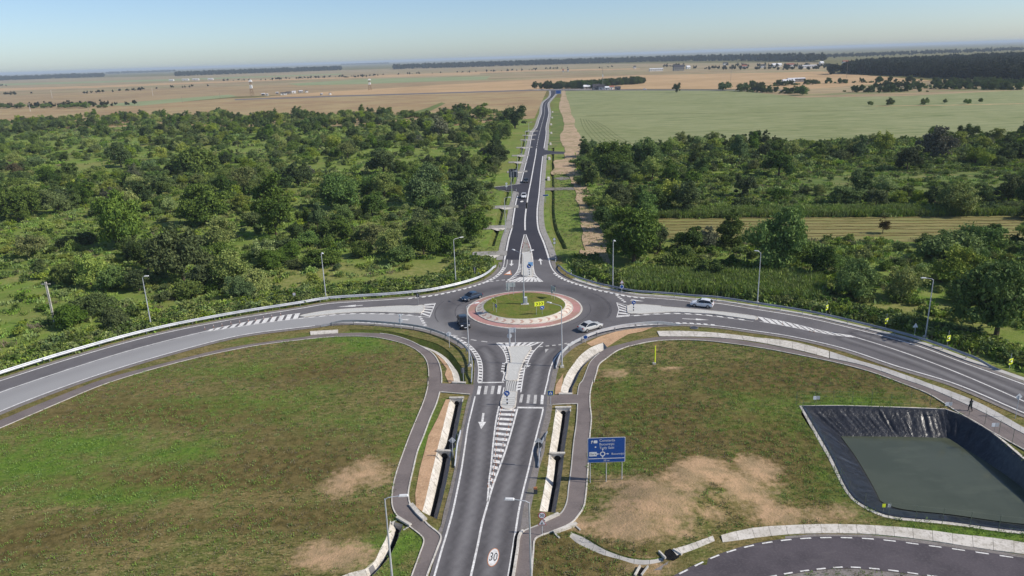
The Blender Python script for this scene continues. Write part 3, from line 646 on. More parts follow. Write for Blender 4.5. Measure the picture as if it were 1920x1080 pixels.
# block rows beside the splitter islands
SI_L = SW(Z9((615, 700), (690, 780), (730, 860), (742, 950), (718, 1080)) + Z1((1240, 0), (1225, 90), (1200, 195))); SI_R = SW(Z9((1205, 690), (1100, 790), (1030, 900), (985, 1020)) + Z1((1440, 0), (1412, 130), (1385, 305)))
line('edge_line', SI_L, .2); line('edge_line', SI_R, .2); blocks(offset(SI_L, .38), .5, .5, .5, skew=.08); blocks(offset(cut(SI_R, 4, 99), -.45), .65, .55, .5, skew=-.12)
line('edge_line', W(Z1((1215, 255), (1180, 440))), .16); blocks(W(Z1((1208, 345), (1185, 430))), .5, .45, .45); line('edge_line', W(Z1((1365, 120), (1345, 300), (1325, 455))), .16)
WI_L = SW(Z5((0, 312), (200, 292), (400, 272), (600, 262), (800, 264), (1000, 268), (1170, 282), (1240, 292))); blocks(WI_L, .42, 1.1, .8, skew=.2); line('edge_line', offset(WI_L, -.28), .1)
EI_L = SW(Z7((40, 366), (200, 354), (420, 345), (620, 352), (800, 368), (1000, 394), (1180, 418))); blocks(EI_L, .42, 1.1, .8, skew=-.2); line('edge_line', offset(EI_L, -.28), .1)
NI_L = SW(Z8((830, 0), (790, 170), (770, 330), (758, 430), (720, 500), (600, 604))); NI_R = SW(Z8((850, 0), (905, 150), (935, 300), (946, 430), (975, 520), (1065, 598)))
line('edge_line', NI_L, .24, z=.082); line('edge_line', NI_R, .24, z=.082); blocks(offset(cut(NI_L, 30, 90), .5), .6, .6, .6, z=.083); blocks(offset(cut(NI_R, 30, 90), -.45), .6, .6, .6, z=.083)
# give-way dashes
def dashes(pxs, n, dash, w, name='give_way_dash', m_='marking_white'):
    P_ = SW(pxs); L = plen(P_); step = L / n
    for k in range(n):
        p = cut(P_, k * step, k * step + step * .55, .5); ribbon(name, p, w, ZK + .001, m_, road)
dashes(Z5((1225, 290), (1290, 395)), 5, .9, .55); dashes(Z6((735, 75), (830, 155)), 5, .9, .55)
dashes(Z8((330, 607), (500, 585), (690, 565)), 5, 1.1, .35); dashes(Z9((1155, 748), (1290, 735), (1420, 722), (1545, 697)), 5, 1.2, .4, m_='marking_worn')
dashes(Z9((60, 600), (180, 630), (330, 665), (560, 695)), 4, 1.5, .35, m_='marking_worn')
dashes(RR((-20, 1072), (200, 967), (400, 910), (618, 877), (850, 867), (1092, 877), (1343, 907), (1587, 940), (1920, 988)), 17, 1.05, .17, name='edge_dash')
dashes(RR((480, 1090), (630, 1062), (828, 1038), (930, 1033), (1160, 1050), (1390, 1082), (1600, 1110)), 11, .95, .17, name='edge_dash')
# zebra crossings and stop lines
for tl, tr, br, bl in [((955, 240), (988, 240), (968, 327), (938, 327)), ((1022, 240), (1055, 240), (1038, 325), (1008, 325)), ((1090, 240), (1122, 240), (1107, 324), (1077, 324)), ((1157, 238), (1190, 238), (1175, 322), (1145, 322)),
                       ((1385, 325), (1412, 325), (1397, 408), (1368, 408)), ((1452, 328), (1482, 328), (1470, 415), (1442, 415)), ((1520, 330), (1550, 330), (1542, 420), (1513, 420)), ((1590, 332), (1620, 332), (1613, 425), (1583, 425))]:
    poly_obj('zebra_stripe', W(Z1(bl, br, tr, tl)), ZK, 'marking_white' if tl[0] in (955, 1157, 1590) else 'marking_worn', road)
ribbon('stop_line', W(Z1((945, 207), (1215, 203))), .35, ZK, 'marking_white', road); ribbon('stop_line', W(Z1((1350, 458), (1615, 462))), .45, ZK, 'marking_white', road)
# arrows
def arrow(tail, tip, w=.25, hw=.75, hl=1.7, par=None, z=ZK + .002):
    a = G(*tail).xy; b_ = G(*tip).xy; d = (b_ - a).normalized(); n = Vector((-d.y, d.x)); k = b_ - d * hl
    poly = [a + n * w / 2, a - n * w / 2, k - n * w / 2, k - n * hw / 2, b_, k + n * hw / 2, k + n * w / 2]
    poly_obj('lane_arrow', poly, z, 'marking_white', par or road)
arrow(Z1((1007, 515))[0], Z1((985, 678))[0], .3, 1.05, 2.0); arrow(Z5((648, 178))[0], Z5((390, 195))[0], .3, 1.2, 3.6); arrow(Z8((672, 325))[0], Z8((666, 402))[0], .3, 1.1, 2.0, north_road, .08)
arrow(Z8((1043, 382))[0], Z8((1030, 305))[0], .3, 1.1, 2.0, north_road, .08); arrow(Z6((900, 127))[0], Z6((1012, 138))[0], .3, 1.0, 2.6); arrow(Z7((500, 395))[0], Z7((760, 408))[0], .25, .9, 2.4); arrow(Z5((1105, 324))[0], Z5((1010, 322))[0], .3, .9, 2)
poly_obj('yield_triangle', W(Z9((1228, 778), (1275, 778), (1232, 825))), ZK, 'marking_worn', road)
yt = poly_obj('yield_triangle', W(Z8((570, 512), (672, 512), (655, 452))), .08, 'marking_red', north_road); poly_obj('triangle_face', W(Z8((590, 503), (658, 500), (652, 462))), .085, 'marking_white', yt)
# the painted 30 sign on the approach lane
c30 = G(925, 1046); dS = (G(930, 1020) - G(918, 1075)).xy.normalized(); ang = math.atan2(dS.y, dS.x) - math.pi / 2
def oval(name, rx, ry, z, m_, par, loc): 
    return poly_obj(name, [(loc.x + rx * math.cos(t) * math.cos(ang) - ry * math.sin(t) * math.sin(ang), loc.y + rx * math.cos(t) * math.sin(ang) + ry * math.sin(t) * math.cos(ang)) for t in np.linspace(0, 2 * math.pi, 28)[:-1]], z, m_, par)
sgn = oval('speed_sign_marking', .55, 1.40, ZK + .001, 'marking_red', road, c30); oval('sign_face', .49, 1.30, ZK + .004, 'marking_white', sgn, c30)
tm = text_mesh('30', .95)
for v in tm.vertices: v.co.y *= 1.9; v.co.x *= .85
to = obj('number', tm, 'sign_black', sgn, loc=(c30.x, c30.y, ZK + .007), rotz=ang)
c31 = G(920 + 575 / 9.82, 290 + 865 / 9.82); oval('speed_sign_marking', .55, 1.3, .08, 'marking_white', north_road, c31)

for r_, a0_, a1_ in ((16.2, -.45, .55), (16.45, -.42, .5), (13.2, 2.5, 3.5), (17.0, 2.75, 3.5), (15.2, -2.0, -1.2), (12.6, -.9, .1)):
    ribbon('tyre_mark', [Vector((C0.x + r_ * math.cos(t), C0.y + r_ * math.sin(t))) for t in np.linspace(a0_, a1_, 16)], .16, .0665, 'tar_seal', road)
for a_, b_ in ((Z1((1100, 445), (975, 443)), None), (Z5((1385, 185), (1450, 130)), None)): ribbon('tar_joint', SW(a_) if len(a_) > 2 else W(a_), .07, .0665, 'tar_seal', road)
# ================================================================== SPLITTER ISLANDS AND THE CENTRAL ISLAND
def island(name, poly, label, h=.13):
    o = poly_obj(name, poly, .05, 'island_paving', h=h, kind='structure', label=label)
    ribbon('kerb', list(poly) + [poly[0]], .2, .05, 'concrete_light', o, h=h + .02); return o
island('splitter_island', SW(Z5((10, 292), (60, 276), (300, 236), (700, 206), (1100, 186), (1180, 190), (1250, 180), (1268, 205), (1240, 255), (1160, 258), (1000, 256), (800, 250), (600, 250), (400, 262), (200, 282), (60, 298)), 3), 'long pale paved traffic island dividing the left road')
island('splitter_island', SW(Z6((848, 188), (905, 172), (1200, 192)) + Z7((300, 282), (600, 307), (900, 337), (1100, 362), (1190, 377), (1213, 394), (1190, 406), (1000, 382), (800, 354), (600, 341), (400, 334), (200, 346), (80, 352)) + Z6((930, 266), (860, 264), (846, 240)), 3), 'long pale paved traffic island dividing the right road')
island('splitter_island', SW(Z9((760, 775), (800, 757), (1010, 747), (1050, 765), (1035, 805), (960, 920)) + Z1((1400, 20), (1362, 120), (1345, 185), (1240, 185), (1245, 120), (1265, 10)) + Z9((790, 960), (785, 850)), 3), 'flared pale paved traffic island between the front lanes')
low_i = island('splitter_island', SW(Z1((1228, 305), (1205, 350), (1185, 440), (1210, 468), (1255, 478), (1305, 468), (1325, 440), (1342, 305)), 3), 'small rounded paved island tip below the zebra crossing')
mid_i = poly_obj('crossing_refuge', W(Z1((1240, 190), (1342, 190), (1342, 300), (1228, 300))), .085, 'island_paving', kind='structure', label='flush paved refuge in the middle of the zebra crossing')
for k in range(5):
    x0 = 1252 + k * 21
    ribbon('tactile_strip', W(Z1((x0 + 8, 194), (x0 - 6, 245), (x0 - 10, 298))), .12, .09, 'concrete_dark', mid_i)
for k in range(5):
    y0 = 362 + k * 20
    ribbon('paving_joint', W(Z1((1210 - k * 5, y0), (1325 - k * 4, y0 + 4))), .06, .184, 'concrete_dark', low_i)
n_i = island('splitter_island', SW(Z8((805, 232), (900, 232), (920, 330), (928, 430), (935, 500), (925, 535), (870, 538), (815, 530), (806, 440), (806, 320)), 3), 'pale paved traffic island at the mouth of the far road')
gr = poly_obj('splitter_island', W(Z8((838, 20), (812, 120), (798, 228), (915, 228), (885, 120), (845, 20))), .07, 'gravel', kind='structure', label='stony pointed tail of the far traffic island', h=.05)
def circ(r, n=72, c=C0): return [Vector((c.x + r * math.cos(2 * math.pi * k / n), c.y + r * math.sin(2 * math.pi * k / n))) for k in range(n)]
def annulus(name, r0, z0, r1, z1, m_, parent=None, n=96, **k):
    b_ = MB(); A = circ(r0, n); B = circ(r1, n)
    b_.add([(p.x, p.y, z0) for p in A] + [(p.x, p.y, z1) for p in B], [(i, (i + 1) % n, n + (i + 1) % n, n + i) for i in range(n)])
    return b_.build(name, m_, parent, **k)
ci = annulus('central_island', 10.75, .14, 9.28, .18, 'red_paving', kind='structure', label='round central island with red paved apron and grass dome')
annulus('apron_kerb', 11.05, .05, 11.0, .16, 'concrete_light', ci); annulus('apron_kerb_top', 11.0, .16, 10.72, .162, 'concrete_light', ci)
annulus('inner_kerb', 9.3, .17, 9.28, .30, 'concrete_light', ci); annulus('inner_kerb_top', 9.28, .30, 9.05, .31, 'concrete_light', ci)
annulus('cobble_ring', 9.06, .30, 7.98, .72, 'cobble_light', ci); annulus('grass_kerb', 7.98, .72, 7.78, .80, 'concrete_light', ci)
# the chevron tiles laid into the cobble ring
for k in range(32):
    t = 2 * math.pi * (k + .35) / 32
    def P_(r, dt):
        z = .30 + (9.06 - r) / (9.06 - 7.98) * .42 + .014
        return (C0.x + r * math.cos(t + dt), C0.y + r * math.sin(t + dt), z)
    w = .055; s = .05
    b_ = MB(); b_.add([P_(8.95, 0), P_(8.95, w), P_(8.5, w + s), P_(8.5, s), P_(8.1, w), P_(8.1, 0)], [(0, 1, 2, 3), (3, 2, 4, 5)])
    b_.build('chevron_tile', 'cobble_red', ci)
# grass dome
V, T = tri_sheet(circ(7.8, 60), .5)
rr = np.sqrt(((V - np.array(C0)) ** 2).sum(1)); zz = .78 + .14 * (1 - (rr / 7.8) ** 2) + (fbm(V, 1.2) - .5) * .08 * (rr < 7.4)
me = bpy.data.meshes.new('grass_dome'); me.from_pydata(np.c_[V, zz].tolist(), [], T.tolist()); obj('grass_dome', me, 'island_grass', ci)

# ================================================================== DRAINAGE CHANNELS
mat('pond_liner', (.012, .013, .017), [(.5, .4, .62, (.02, .021, .026)), (3, .45, .62, (.032, .034, .04), (1, 1, .3), .6)], rough=.28, spec=.6, bump=(2.2, .7, .12, (1, 1, .35)))
mat('pond_water', px(74, 79, 64), [(.15, .4, .62, px(68, 73, 58)), (.5, .5, .66, px(81, 86, 70), (.4, 1, 1), .6)], rough=.12, spec=.35, bump=(1.6, .12, .05))
def interp(a, b, t): return a.lerp(b, t)
def channel(key, prof, label, step=1, slabmats=('concrete_light', 'concrete_grey', 'concrete_grey')):
    """prof: (across fraction, depth) points; slabs of segment i take slabmats[i]; None = earth or grass bank"""
    A, B = DITCH[key]; n = len(A)
    c = A[n // 2].lerp(B[n // 2], .5); th = thing('drainage_channel', label, 'drain', (c.x, c.y, 0), group=None)
    def pt(i, t, z): p = A[i].lerp(B[i], t); return Vector((p.x - c.x, p.y - c.y, z))
    for s in range(len(prof) - 1):
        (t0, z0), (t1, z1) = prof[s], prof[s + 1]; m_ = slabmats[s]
        if m_ in ('bare_earth', 'verge_grass', 'void_shade'):
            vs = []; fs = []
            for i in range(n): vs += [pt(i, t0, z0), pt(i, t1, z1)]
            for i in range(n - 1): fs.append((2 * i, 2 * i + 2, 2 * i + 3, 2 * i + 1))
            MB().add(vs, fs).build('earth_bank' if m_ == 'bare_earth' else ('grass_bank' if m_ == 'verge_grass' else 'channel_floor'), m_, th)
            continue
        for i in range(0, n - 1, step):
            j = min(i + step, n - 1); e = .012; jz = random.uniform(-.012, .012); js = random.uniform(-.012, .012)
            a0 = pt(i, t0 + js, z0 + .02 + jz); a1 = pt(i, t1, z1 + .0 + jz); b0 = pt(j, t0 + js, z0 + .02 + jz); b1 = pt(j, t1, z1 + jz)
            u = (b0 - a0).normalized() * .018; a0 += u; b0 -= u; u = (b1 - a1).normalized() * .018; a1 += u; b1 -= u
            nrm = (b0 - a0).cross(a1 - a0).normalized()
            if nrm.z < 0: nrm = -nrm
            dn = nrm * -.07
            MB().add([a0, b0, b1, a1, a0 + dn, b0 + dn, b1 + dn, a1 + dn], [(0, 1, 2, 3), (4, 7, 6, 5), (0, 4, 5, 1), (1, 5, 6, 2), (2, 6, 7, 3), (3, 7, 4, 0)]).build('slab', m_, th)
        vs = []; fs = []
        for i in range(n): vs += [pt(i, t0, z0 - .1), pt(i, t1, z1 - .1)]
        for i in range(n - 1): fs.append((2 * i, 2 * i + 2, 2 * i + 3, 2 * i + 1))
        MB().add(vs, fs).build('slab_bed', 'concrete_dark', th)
    # closed ends
    for i in (0, n - 1):
        vs = [pt(i, t, z) for t, z in prof]; MB().add(vs, [tuple(range(len(vs)))]).build('end_wall', 'concrete_grey', th)
    return th
channel('d1', [(0, .0), (.38, -.85), (.62, -.9), (1, .0)], 'straight concrete drain with white slabs left of the front road', slabmats=('concrete_light', 'void_shade', 'concrete_dark'))  # slope turned from the sun gets darker concrete, its shade painted in
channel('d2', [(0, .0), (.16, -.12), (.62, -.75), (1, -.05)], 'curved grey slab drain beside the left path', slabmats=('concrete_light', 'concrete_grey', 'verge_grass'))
channel('d3', [(0, .0), (.44, -.85), (.64, -.9), (1, .0)], 'straight concrete drain with white slabs right of the front road', slabmats=('concrete_light', 'void_shade', 'concrete_dark'))  # dark right-hand slabs hold that slope's shade in their colour
channel('d4', [(0, .0), (.62, -.5), (.75, -.6), (1, .0)], 'curved white slab drain beside the right path near the guardrail', slabmats=('concrete_light', 'concrete_dark', 'concrete_dark'))  # darker slabs paint the shade of the bank turned from the sun
channel('d6', [(0, .0), (.42, -.7), (.7, -.85), (1, .0)], 'bent concrete drain at the lower left edge', step=3, slabmats=('concrete_light', 'void_shade', 'concrete_dark'))  # right bank slabs coloured darker to stand for its shade
channel('d7', [(0, .0), (.12, -.15), (.94, -.32), (1, .0)], 'curved grey slab channel below the mound of bare earth', step=3, slabmats=('verge_grass', 'concrete_grey', 'concrete_grey'))
# earth banks and verges beside the channels
sheet('earth_bank', W(Z1((625, 375), (668, 372), (600, 640), (545, 860)) + Z3((585, 60), (540, 260), (497, 430), (430, 380), (425, 240), (470, 0)) + Z1((410, 900), (450, 740), (545, 560))), 'bare_earth', .035)
sheet('earth_bank', W(Z5((1380, 660), (1480, 740), (1550, 850), (1572, 962), (1520, 962), (1480, 880), (1500, 820))), 'bare_earth', .035)
sheet('earth_bank', W(Z6((195, 870), (185, 960), (165, 1075), (110, 1075), (120, 980))), 'bare_earth', .035)
sheet('earth_bank', W(Z6((640, 600), (600, 552), (480, 590), (430, 560), (560, 495), (800, 420), (1000, 405), (1100, 400), (1000, 440), (850, 470), (760, 520))), 'bare_earth', .028)

# slab rows lying beside the right path and the side road: each slab a part
def slab_row(name, up, lo, n, label, z_up, z_lo, m_='concrete_light'):
    A = resample(up, n + 1); B = resample(lo, n + 1); c = A[n // 2]
    th = thing(name, label, 'drain', (c.x, c.y, 0))
    for i in range(n):
        jz = random.uniform(-.015, .015); g = .018
        q = [(A[i], z_up), (A[i + 1], z_up), (B[i + 1], z_lo), (B[i], z_lo)]
        q = [Vector((p.x - c.x, p.y - c.y, z + jz)) for p, z in q]; ctr = sum(q, Vector()) / 4
        q = [ctr + (p - ctr) * (1 - g) for p in q]; lowq = [p - Vector((0, 0, .1)) for p in q]
        MB().add(q + lowq, [(3, 2, 1, 0), (4, 5, 6, 7), (0, 1, 5, 4), (1, 2, 6, 5), (2, 3, 7, 6), (3, 0, 4, 7)]).build('slab', m_, th)
    return th
slab_row('gutter', SW(Z7((262, 515), (460, 512), (700, 520), (1000, 548), (1200, 575), (1500, 605), (1700, 650)) + RW((250, 545),)), SW(Z7((285, 560), (460, 562), (700, 564), (1000, 586), (1200, 612), (1500, 670)) + RW((0, 537), (250, 602))), 14, 'long white slab gutter between the right road and the path', .13, .06)
slab_row('gutter', SW(RW((255, 547), (500, 625), (700, 680), (880, 740), (1100, 820), (1400, 930)) + RP((960, 375), (1300, 560), (1620, 745), (2200, 1060))), SW(RW((255, 603), (550, 667), (900, 788)) + RP((0, 65), (600, 330), (1000, 520), (1620, 848), (2200, 1160))), 26, 'grey slab gutter continuing beside the path above the pond', .10, .07, 'concrete_grey')
slab_row('gutter', SW(RR((215, 860), (310, 835), (415, 815), (620, 803), (835, 797), (1040, 803), (1290, 820), (1515, 850), (1740, 875), (1980, 910))), SW(RR((225, 893), (320, 880), (425, 865), (625, 845), (838, 840), (1045, 845), (1300, 870), (1520, 902), (1745, 937), (1980, 965))), 17, 'curved row of white concrete slabs along the side road below the pond', .22, .05)
slab_row('gutter', SW(Z5((115, 445), (300, 435), (400, 428))), SW(Z5((120, 478), (300, 466), (400, 460))), 4, 'short white slab row above the left path', .16, .06)
slab_row('drain_grate', SW(RQ((1320, 795), (1520, 735), (1780, 640))), SW(RQ((1375, 855), (1560, 790), (1800, 690))), 16, 'toothed concrete grate strip at the edge of the side road', .16, .08)
def headwall(pxy, w, h, rz, label, pipe=.32):
    c = G(*pxy); th = thing('culvert_headwall', label, 'culvert', (c.x, c.y, 0), rz)
    MB().box(0, .12, -.35 + .06, w, .2, h + .5).build('wall', 'concrete_light', th); MB().box(0, .12, h / 2 + .08, w + .2, .34, .14).build('coping', 'concrete_light', th)
    MB().tube([(w * .0, .015, -.55), (w * .0, -.03, -.55)], pipe, n=16).build('pipe_mouth', 'void_shade', th)
    for s in (-1, 1): MB().box(s * (w / 2 - .05), -.35, -.3, .16, .8, h + .35).build('wing_wall', 'concrete_grey', th)
    return th
headwall(Z1((735, 372))[0], 1.9, .3, -.05, 'white culvert headwall under the left crossing path')
headwall(Z2((735, 470))[0], 2.0, .3, -.03, 'white culvert headwall under the right crossing path')
headwall(Z1((610, 905))[0], 1.7, .1, -.1, 'low concrete drop wall halfway down the left drain', .4)
headwall(Z2((675, 930))[0], 1.7, .1, -.05, 'low concrete drop wall halfway down the right drain', .4)
headwall(Z3((300, 545))[0], 2.0, .3, -.75, 'white culvert headwall where the left path bends')
headwall(RQ((125, 570))[0], 2.6, .5, .5, 'white arched culvert headwall under the lower right path')
for a_, b_, pth in (((380, 365), (525, 525), Z3),): ribbon('coping', W(pth(a_, ((a_[0] + b_[0]) / 2 - 4, (a_[1] + b_[1]) / 2 + 4), b_)), .5, .06, 'concrete_light', left_path, h=.22)
ribbon('coping', W(Z4((540, 530), (690, 462))), .4, .06, 'concrete_light', right_path, h=.2)
ribbon('coping', W(Z1((690, 206), (828, 210))), .4, .05, 'concrete_light', left_path, h=.15); ribbon('coping', W(Z2((690, 322), (828, 322))), .4, .05, 'concrete_light', right_path, h=.15)
iw = thing('inlet_chamber', 'broken black inlet opening at the end of the slab channel', 'drain', (G(*RQ((1310, 870))[0])))
b_ = MB(); b_.add([(-.75, -.2, .06), (-.35, .95, .06), (.15, 1.25, .06), (.9, .3, .06), (.75, -.1, .06), (.1, -.6, .06)], [(0, 5, 4, 3, 2, 1)]); b_.build('opening', 'void_shade', iw)
MB().box(-.8, .25, .1, .16, 1.1, .3, .4).build('side_wall', 'concrete_light', iw); MB().box(.75, .6, .1, .16, 1.0, .3, .7).build('side_wall', 'concrete_light', iw)
iw = thing('inlet_chamber', 'white concrete chute below the slab channel at the bottom edge', 'drain', (G(*RQ((960, 1040))[0])))
MB().box(-.25, 0, .1, .16, 1.5, .4, -.5).build('side_wall', 'concrete_light', iw); MB().box(.45, .1, .05, .14, 1.5, .3, -.6).build('side_wall', 'concrete_grey', iw); MB().box(.1, 0, .03, .5, 1.3, .04, -.55).build('floor', 'void_shade', iw)

# ================================================================== POND
ZW = -2.2
def sideline(pts, n): return resample(catmull(pts, 5), n)
rt = W(RR((672, 128), (900, 127), (1100, 133), (1480, 147))); rr_ = W(RR((1480, 147), (1600, 193), (1740, 280), (1920, 430))) + [Vector((57.9, 68)), Vector((57.4, 61.6))]
rb = [Vector((57.4, 61.6))] + W(RR((1920, 832), (1500, 778), (1150, 740), (1050, 702))); rl = W(RR((1050, 702), (960, 640), (830, 400), (672, 128)))
wt = W(RR((880, 290), (1200, 293), (1490, 300)), ZW); wr = W(RR((1490, 300), (1700, 430), (1920, 590)), ZW) + [Vector((56.0, 66.4))]
wb_ = [Vector((56.0, 66.4))] + W(RR((1920, 792), (1500, 738), (1200, 702), (1110, 665)), ZW); wl = W(RR((1110, 665), (1050, 550), (960, 400), (880, 290)), ZW)
NS = (90, 70, 80, 70); rim = []; wat = []
for a_, b_, n in ((rt, wt, NS[0]), (rr_, wr, NS[1]), (rb, wb_, NS[2]), (rl, wl, NS[3])):
    rim += sideline(a_, n)[:-1]; wat += sideline(b_, n)[:-1]
nr = len(rim); rows = [(-.025, .06), (0, .14), (.08, -.03), (.25, .25), (.45, .45), (.65, .65), (.85, .85), (1.0, 1.0), (1.12, 1.15)]
V_ = []; ph = np.cumsum(RNG.uniform(.05, 2.0, nr) ** 1.3); fold = (np.sin(ph) + .7 * np.sin(ph * 1.7 + 1) + .8 * RNG.normal(size=nr)) * np.repeat(RNG.uniform(.2, 1.7, nr // 6 + 1), 6)[:nr]
for ri, (t, zf) in enumerate(rows):
    for i in range(nr):
        p = rim[i].lerp(wat[i], t); z = zf if ri < 2 else ZW * zf
        if ri >= 3 and ri < 8:
            d = (rim[i] - wat[i]).normalized(); k = math.sin(min(t, 1) * math.pi) * .16 * fold[(i + int(t * (2 + 5 * math.sin(i * .13)))) % nr]; p = p + d * k * .6; z += k * .8
        V_.append((p.x, p.y, z))
F_ = [(r * nr + i, r * nr + (i + 1) % nr, (r + 1) * nr + (i + 1) % nr, (r + 1) * nr + i) for r in range(len(rows) - 1) for i in range(nr)]
ctr_ = sum(rim, Vector((0, 0))) / nr
pond = thing('retention_pond', 'square pond lined with creased black plastic sheeting', 'pond', (ctr_.x, ctr_.y, 0))
b_ = MB(); b_.add([(x - ctr_.x, y - ctr_.y, z) for x, y, z in V_], F_); b_.build('liner', 'pond_liner', pond, smooth=True)
out_ = [rim[i] + (rim[i] - wat[i]).normalized() * .45 for i in range(nr)]; b_ = MB()
b_.add([(rim[i].x - ctr_.x, rim[i].y - ctr_.y, .10) for i in range(nr)] + [(out_[i].x - ctr_.x, out_[i].y - ctr_.y, .03) for i in range(nr)], [(i, nr + i, nr + (i + 1) % nr, (i + 1) % nr) for i in range(nr)]); b_.build('rim_strip', 'concrete_light', pond)
sheet('pond_water', [rim[i].lerp(wat[i], 1.04) for i in range(0, nr, 2)], 'pond_water', ZW, kind='structure', label='still grey-green water in the lined pond')
# thin wire fence round the pond
mat('fence_wire', px(120, 128, 112, 1.0), [(2, .4, .7, px(100, 108, 94, 1.0))], rough=.6, metal=.2)
fl = [rim[i] + (rim[i] - wat[i]).normalized() * (.55 if i > 160 else .9) for i in range(nr)]; fence = thing('pond_fence', 'thin wire fence on slim posts round the black lined pond', 'fence', (ctr_.x, ctr_.y, 0))
fls = resample(fl + [fl[0]], 40)
pm = MB().tube([(0, 0, 0), (0, 0, 1.9)], .028, n=6).mesh('post')
for p in fls[:-1]: obj('post', pm, 'fence_wire', fence, loc=(p.x - ctr_.x, p.y - ctr_.y, 0))
for h in (.3, 1.1, 1.85): MB().tube([(p.x - ctr_.x, p.y - ctr_.y, h) for p in fls], .008, n=4, caps=False).build('wire', 'fence_wire', fence)

# ================================================================== GUARDRAILS
def guardrail(pts, label, h=.75, gap=4.0, m_='rail_steel', ends=True, flip=1, big_=1.25):
    """W-profile beam on posts"""
    c = pts[len(pts) // 2]; th = thing('guardrail', label, 'guardrail', (c.x, c.y, 0)); L = plen(pts); n = max(3, int(L / 1.0)); P_ = resample(pts, n)
    prof = [(-.16, 0.0), (-.11, .05), (-.05, .05), (0, 0.0), (.05, .05), (.11, .05), (.16, 0.0), (.15, -.045), (-.15, -.045)]
    vs = []; fs = []; k = len(prof); off = [offset(P_, flip * e[1] * 1.4) for e in prof]
    for i in range(n):
        e = 1.0
        if ends: e = min(1, i / 4.0, (n - 1 - i) / 4.0); e = e * e * (3 - 2 * e)
        for j, (dz, _) in enumerate(prof): q = off[j][i]; vs.append((q.x - c.x, q.y - c.y, max(.05, h * (.12 + .88 * e) + dz * big_)))
    for i in range(n - 1):
        for j in range(k): fs.append((i * k + j, i * k + (j + 1) % k, (i + 1) * k + (j + 1) % k, (i + 1) * k + j))
    MB().add(vs, fs).build('rail', m_, th)
    pm_ = MB().box(0, 0, .38, .08, .14, .76).mesh('post'); s = gap
    back = offset(P_, -flip * .14)
    while s < L - 2:
        p, d_ = at_len(back, s); obj('post', pm_, 'steel', th, loc=(p.x - c.x, p.y - c.y, 0), rotz=math.atan2(d_.y, d_.x)); s += gap
    return th
guardrail(offset(cut(E_NW, 0, s_of(E_NW, Z8((560, 400))[0])), 1.75), 'long silver guardrail along the outside of the left road', m_='galvanised', ends=True, flip=-1, big_=1.75)
guardrail(offset(cut(E_NE, s_of(E_NE, Z8((1165, 390))[0]), s_of(E_NE, RW((1690, 715))[0])), 1.7), 'long steel guardrail along the outside of the right road', flip=-1)
guardrail(offset(cut(E_SW, s_of(E_SW, Z1((935, 215))[0]), s_of(E_SW, Z5((230, 375))[0])), .95), 'curved guardrail rounding the left corner below the roundabout', flip=-1)
guardrail(offset(cut(E_SE, s_of(E_SE, Z7((480, 440))[0]), s_of(E_SE, Z6((62, 820))[0])) + W(Z6((105, 890),)), .85)[:-1], 'curved white guardrail rounding the right corner below the roundabout', m_='galvanised', flip=-1, big_=1.6)
guardrail(SW(Z2((572, 712), (535, 800), (500, 930), (478, 1070))), 'short guardrail end beside the right front lane', flip=-1, gap=2.0)
guardrail(SW(Z1((775, 700), (745, 880), (716, 1065))), 'short white guardrail beside the left front lane', m_='galvanised', gap=2.0)

# ================================================================== VEGETATION PROTOTYPES
def leafmat(name, dark, light, yellow, **k):
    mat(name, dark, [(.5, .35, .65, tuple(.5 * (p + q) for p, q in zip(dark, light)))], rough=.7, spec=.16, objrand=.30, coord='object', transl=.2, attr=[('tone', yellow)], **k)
leafmat('leaf_walnut', (0.080, 0.138, 0.035), (0.144, 0.228, 0.053), (0.201, 0.280, 0.060))
leafmat('leaf_dark', (0.055, 0.097, 0.031), (0.097, 0.159, 0.043), (0.135, 0.192, 0.048))
leafmat('leaf_light', (0.176, 0.261, 0.052), (0.283, 0.362, 0.072), (0.349, 0.397, 0.079))
leafmat('leaf_grey', (0.125, 0.140, 0.087), (0.184, 0.196, 0.126), (0.206, 0.210, 0.126))
leafmat('leaf_rust', (.11, .075, .035), (.17, .105, .045), (.16, .13, .05))
leafmat('leaf_weed', (0.176, 0.288, 0.059), (0.284, 0.411, 0.087), (0.402, 0.451, 0.125))
leafmat('leaf_maize', (.17, .25, .055), (.26, .34, .075), (.34, .40, .10))
leafmat('leaf_far', (.020, .032, .018), (.034, .048, .024), (.045, .055, .026))
leafmat('leaf_straw', (.20, .175, .10), (.27, .24, .15), (.16, .16, .07))
mat('bark', (.09, .07, .05), [(3, .4, .7, (.13, .10, .075))], rough=.95, coord='object')
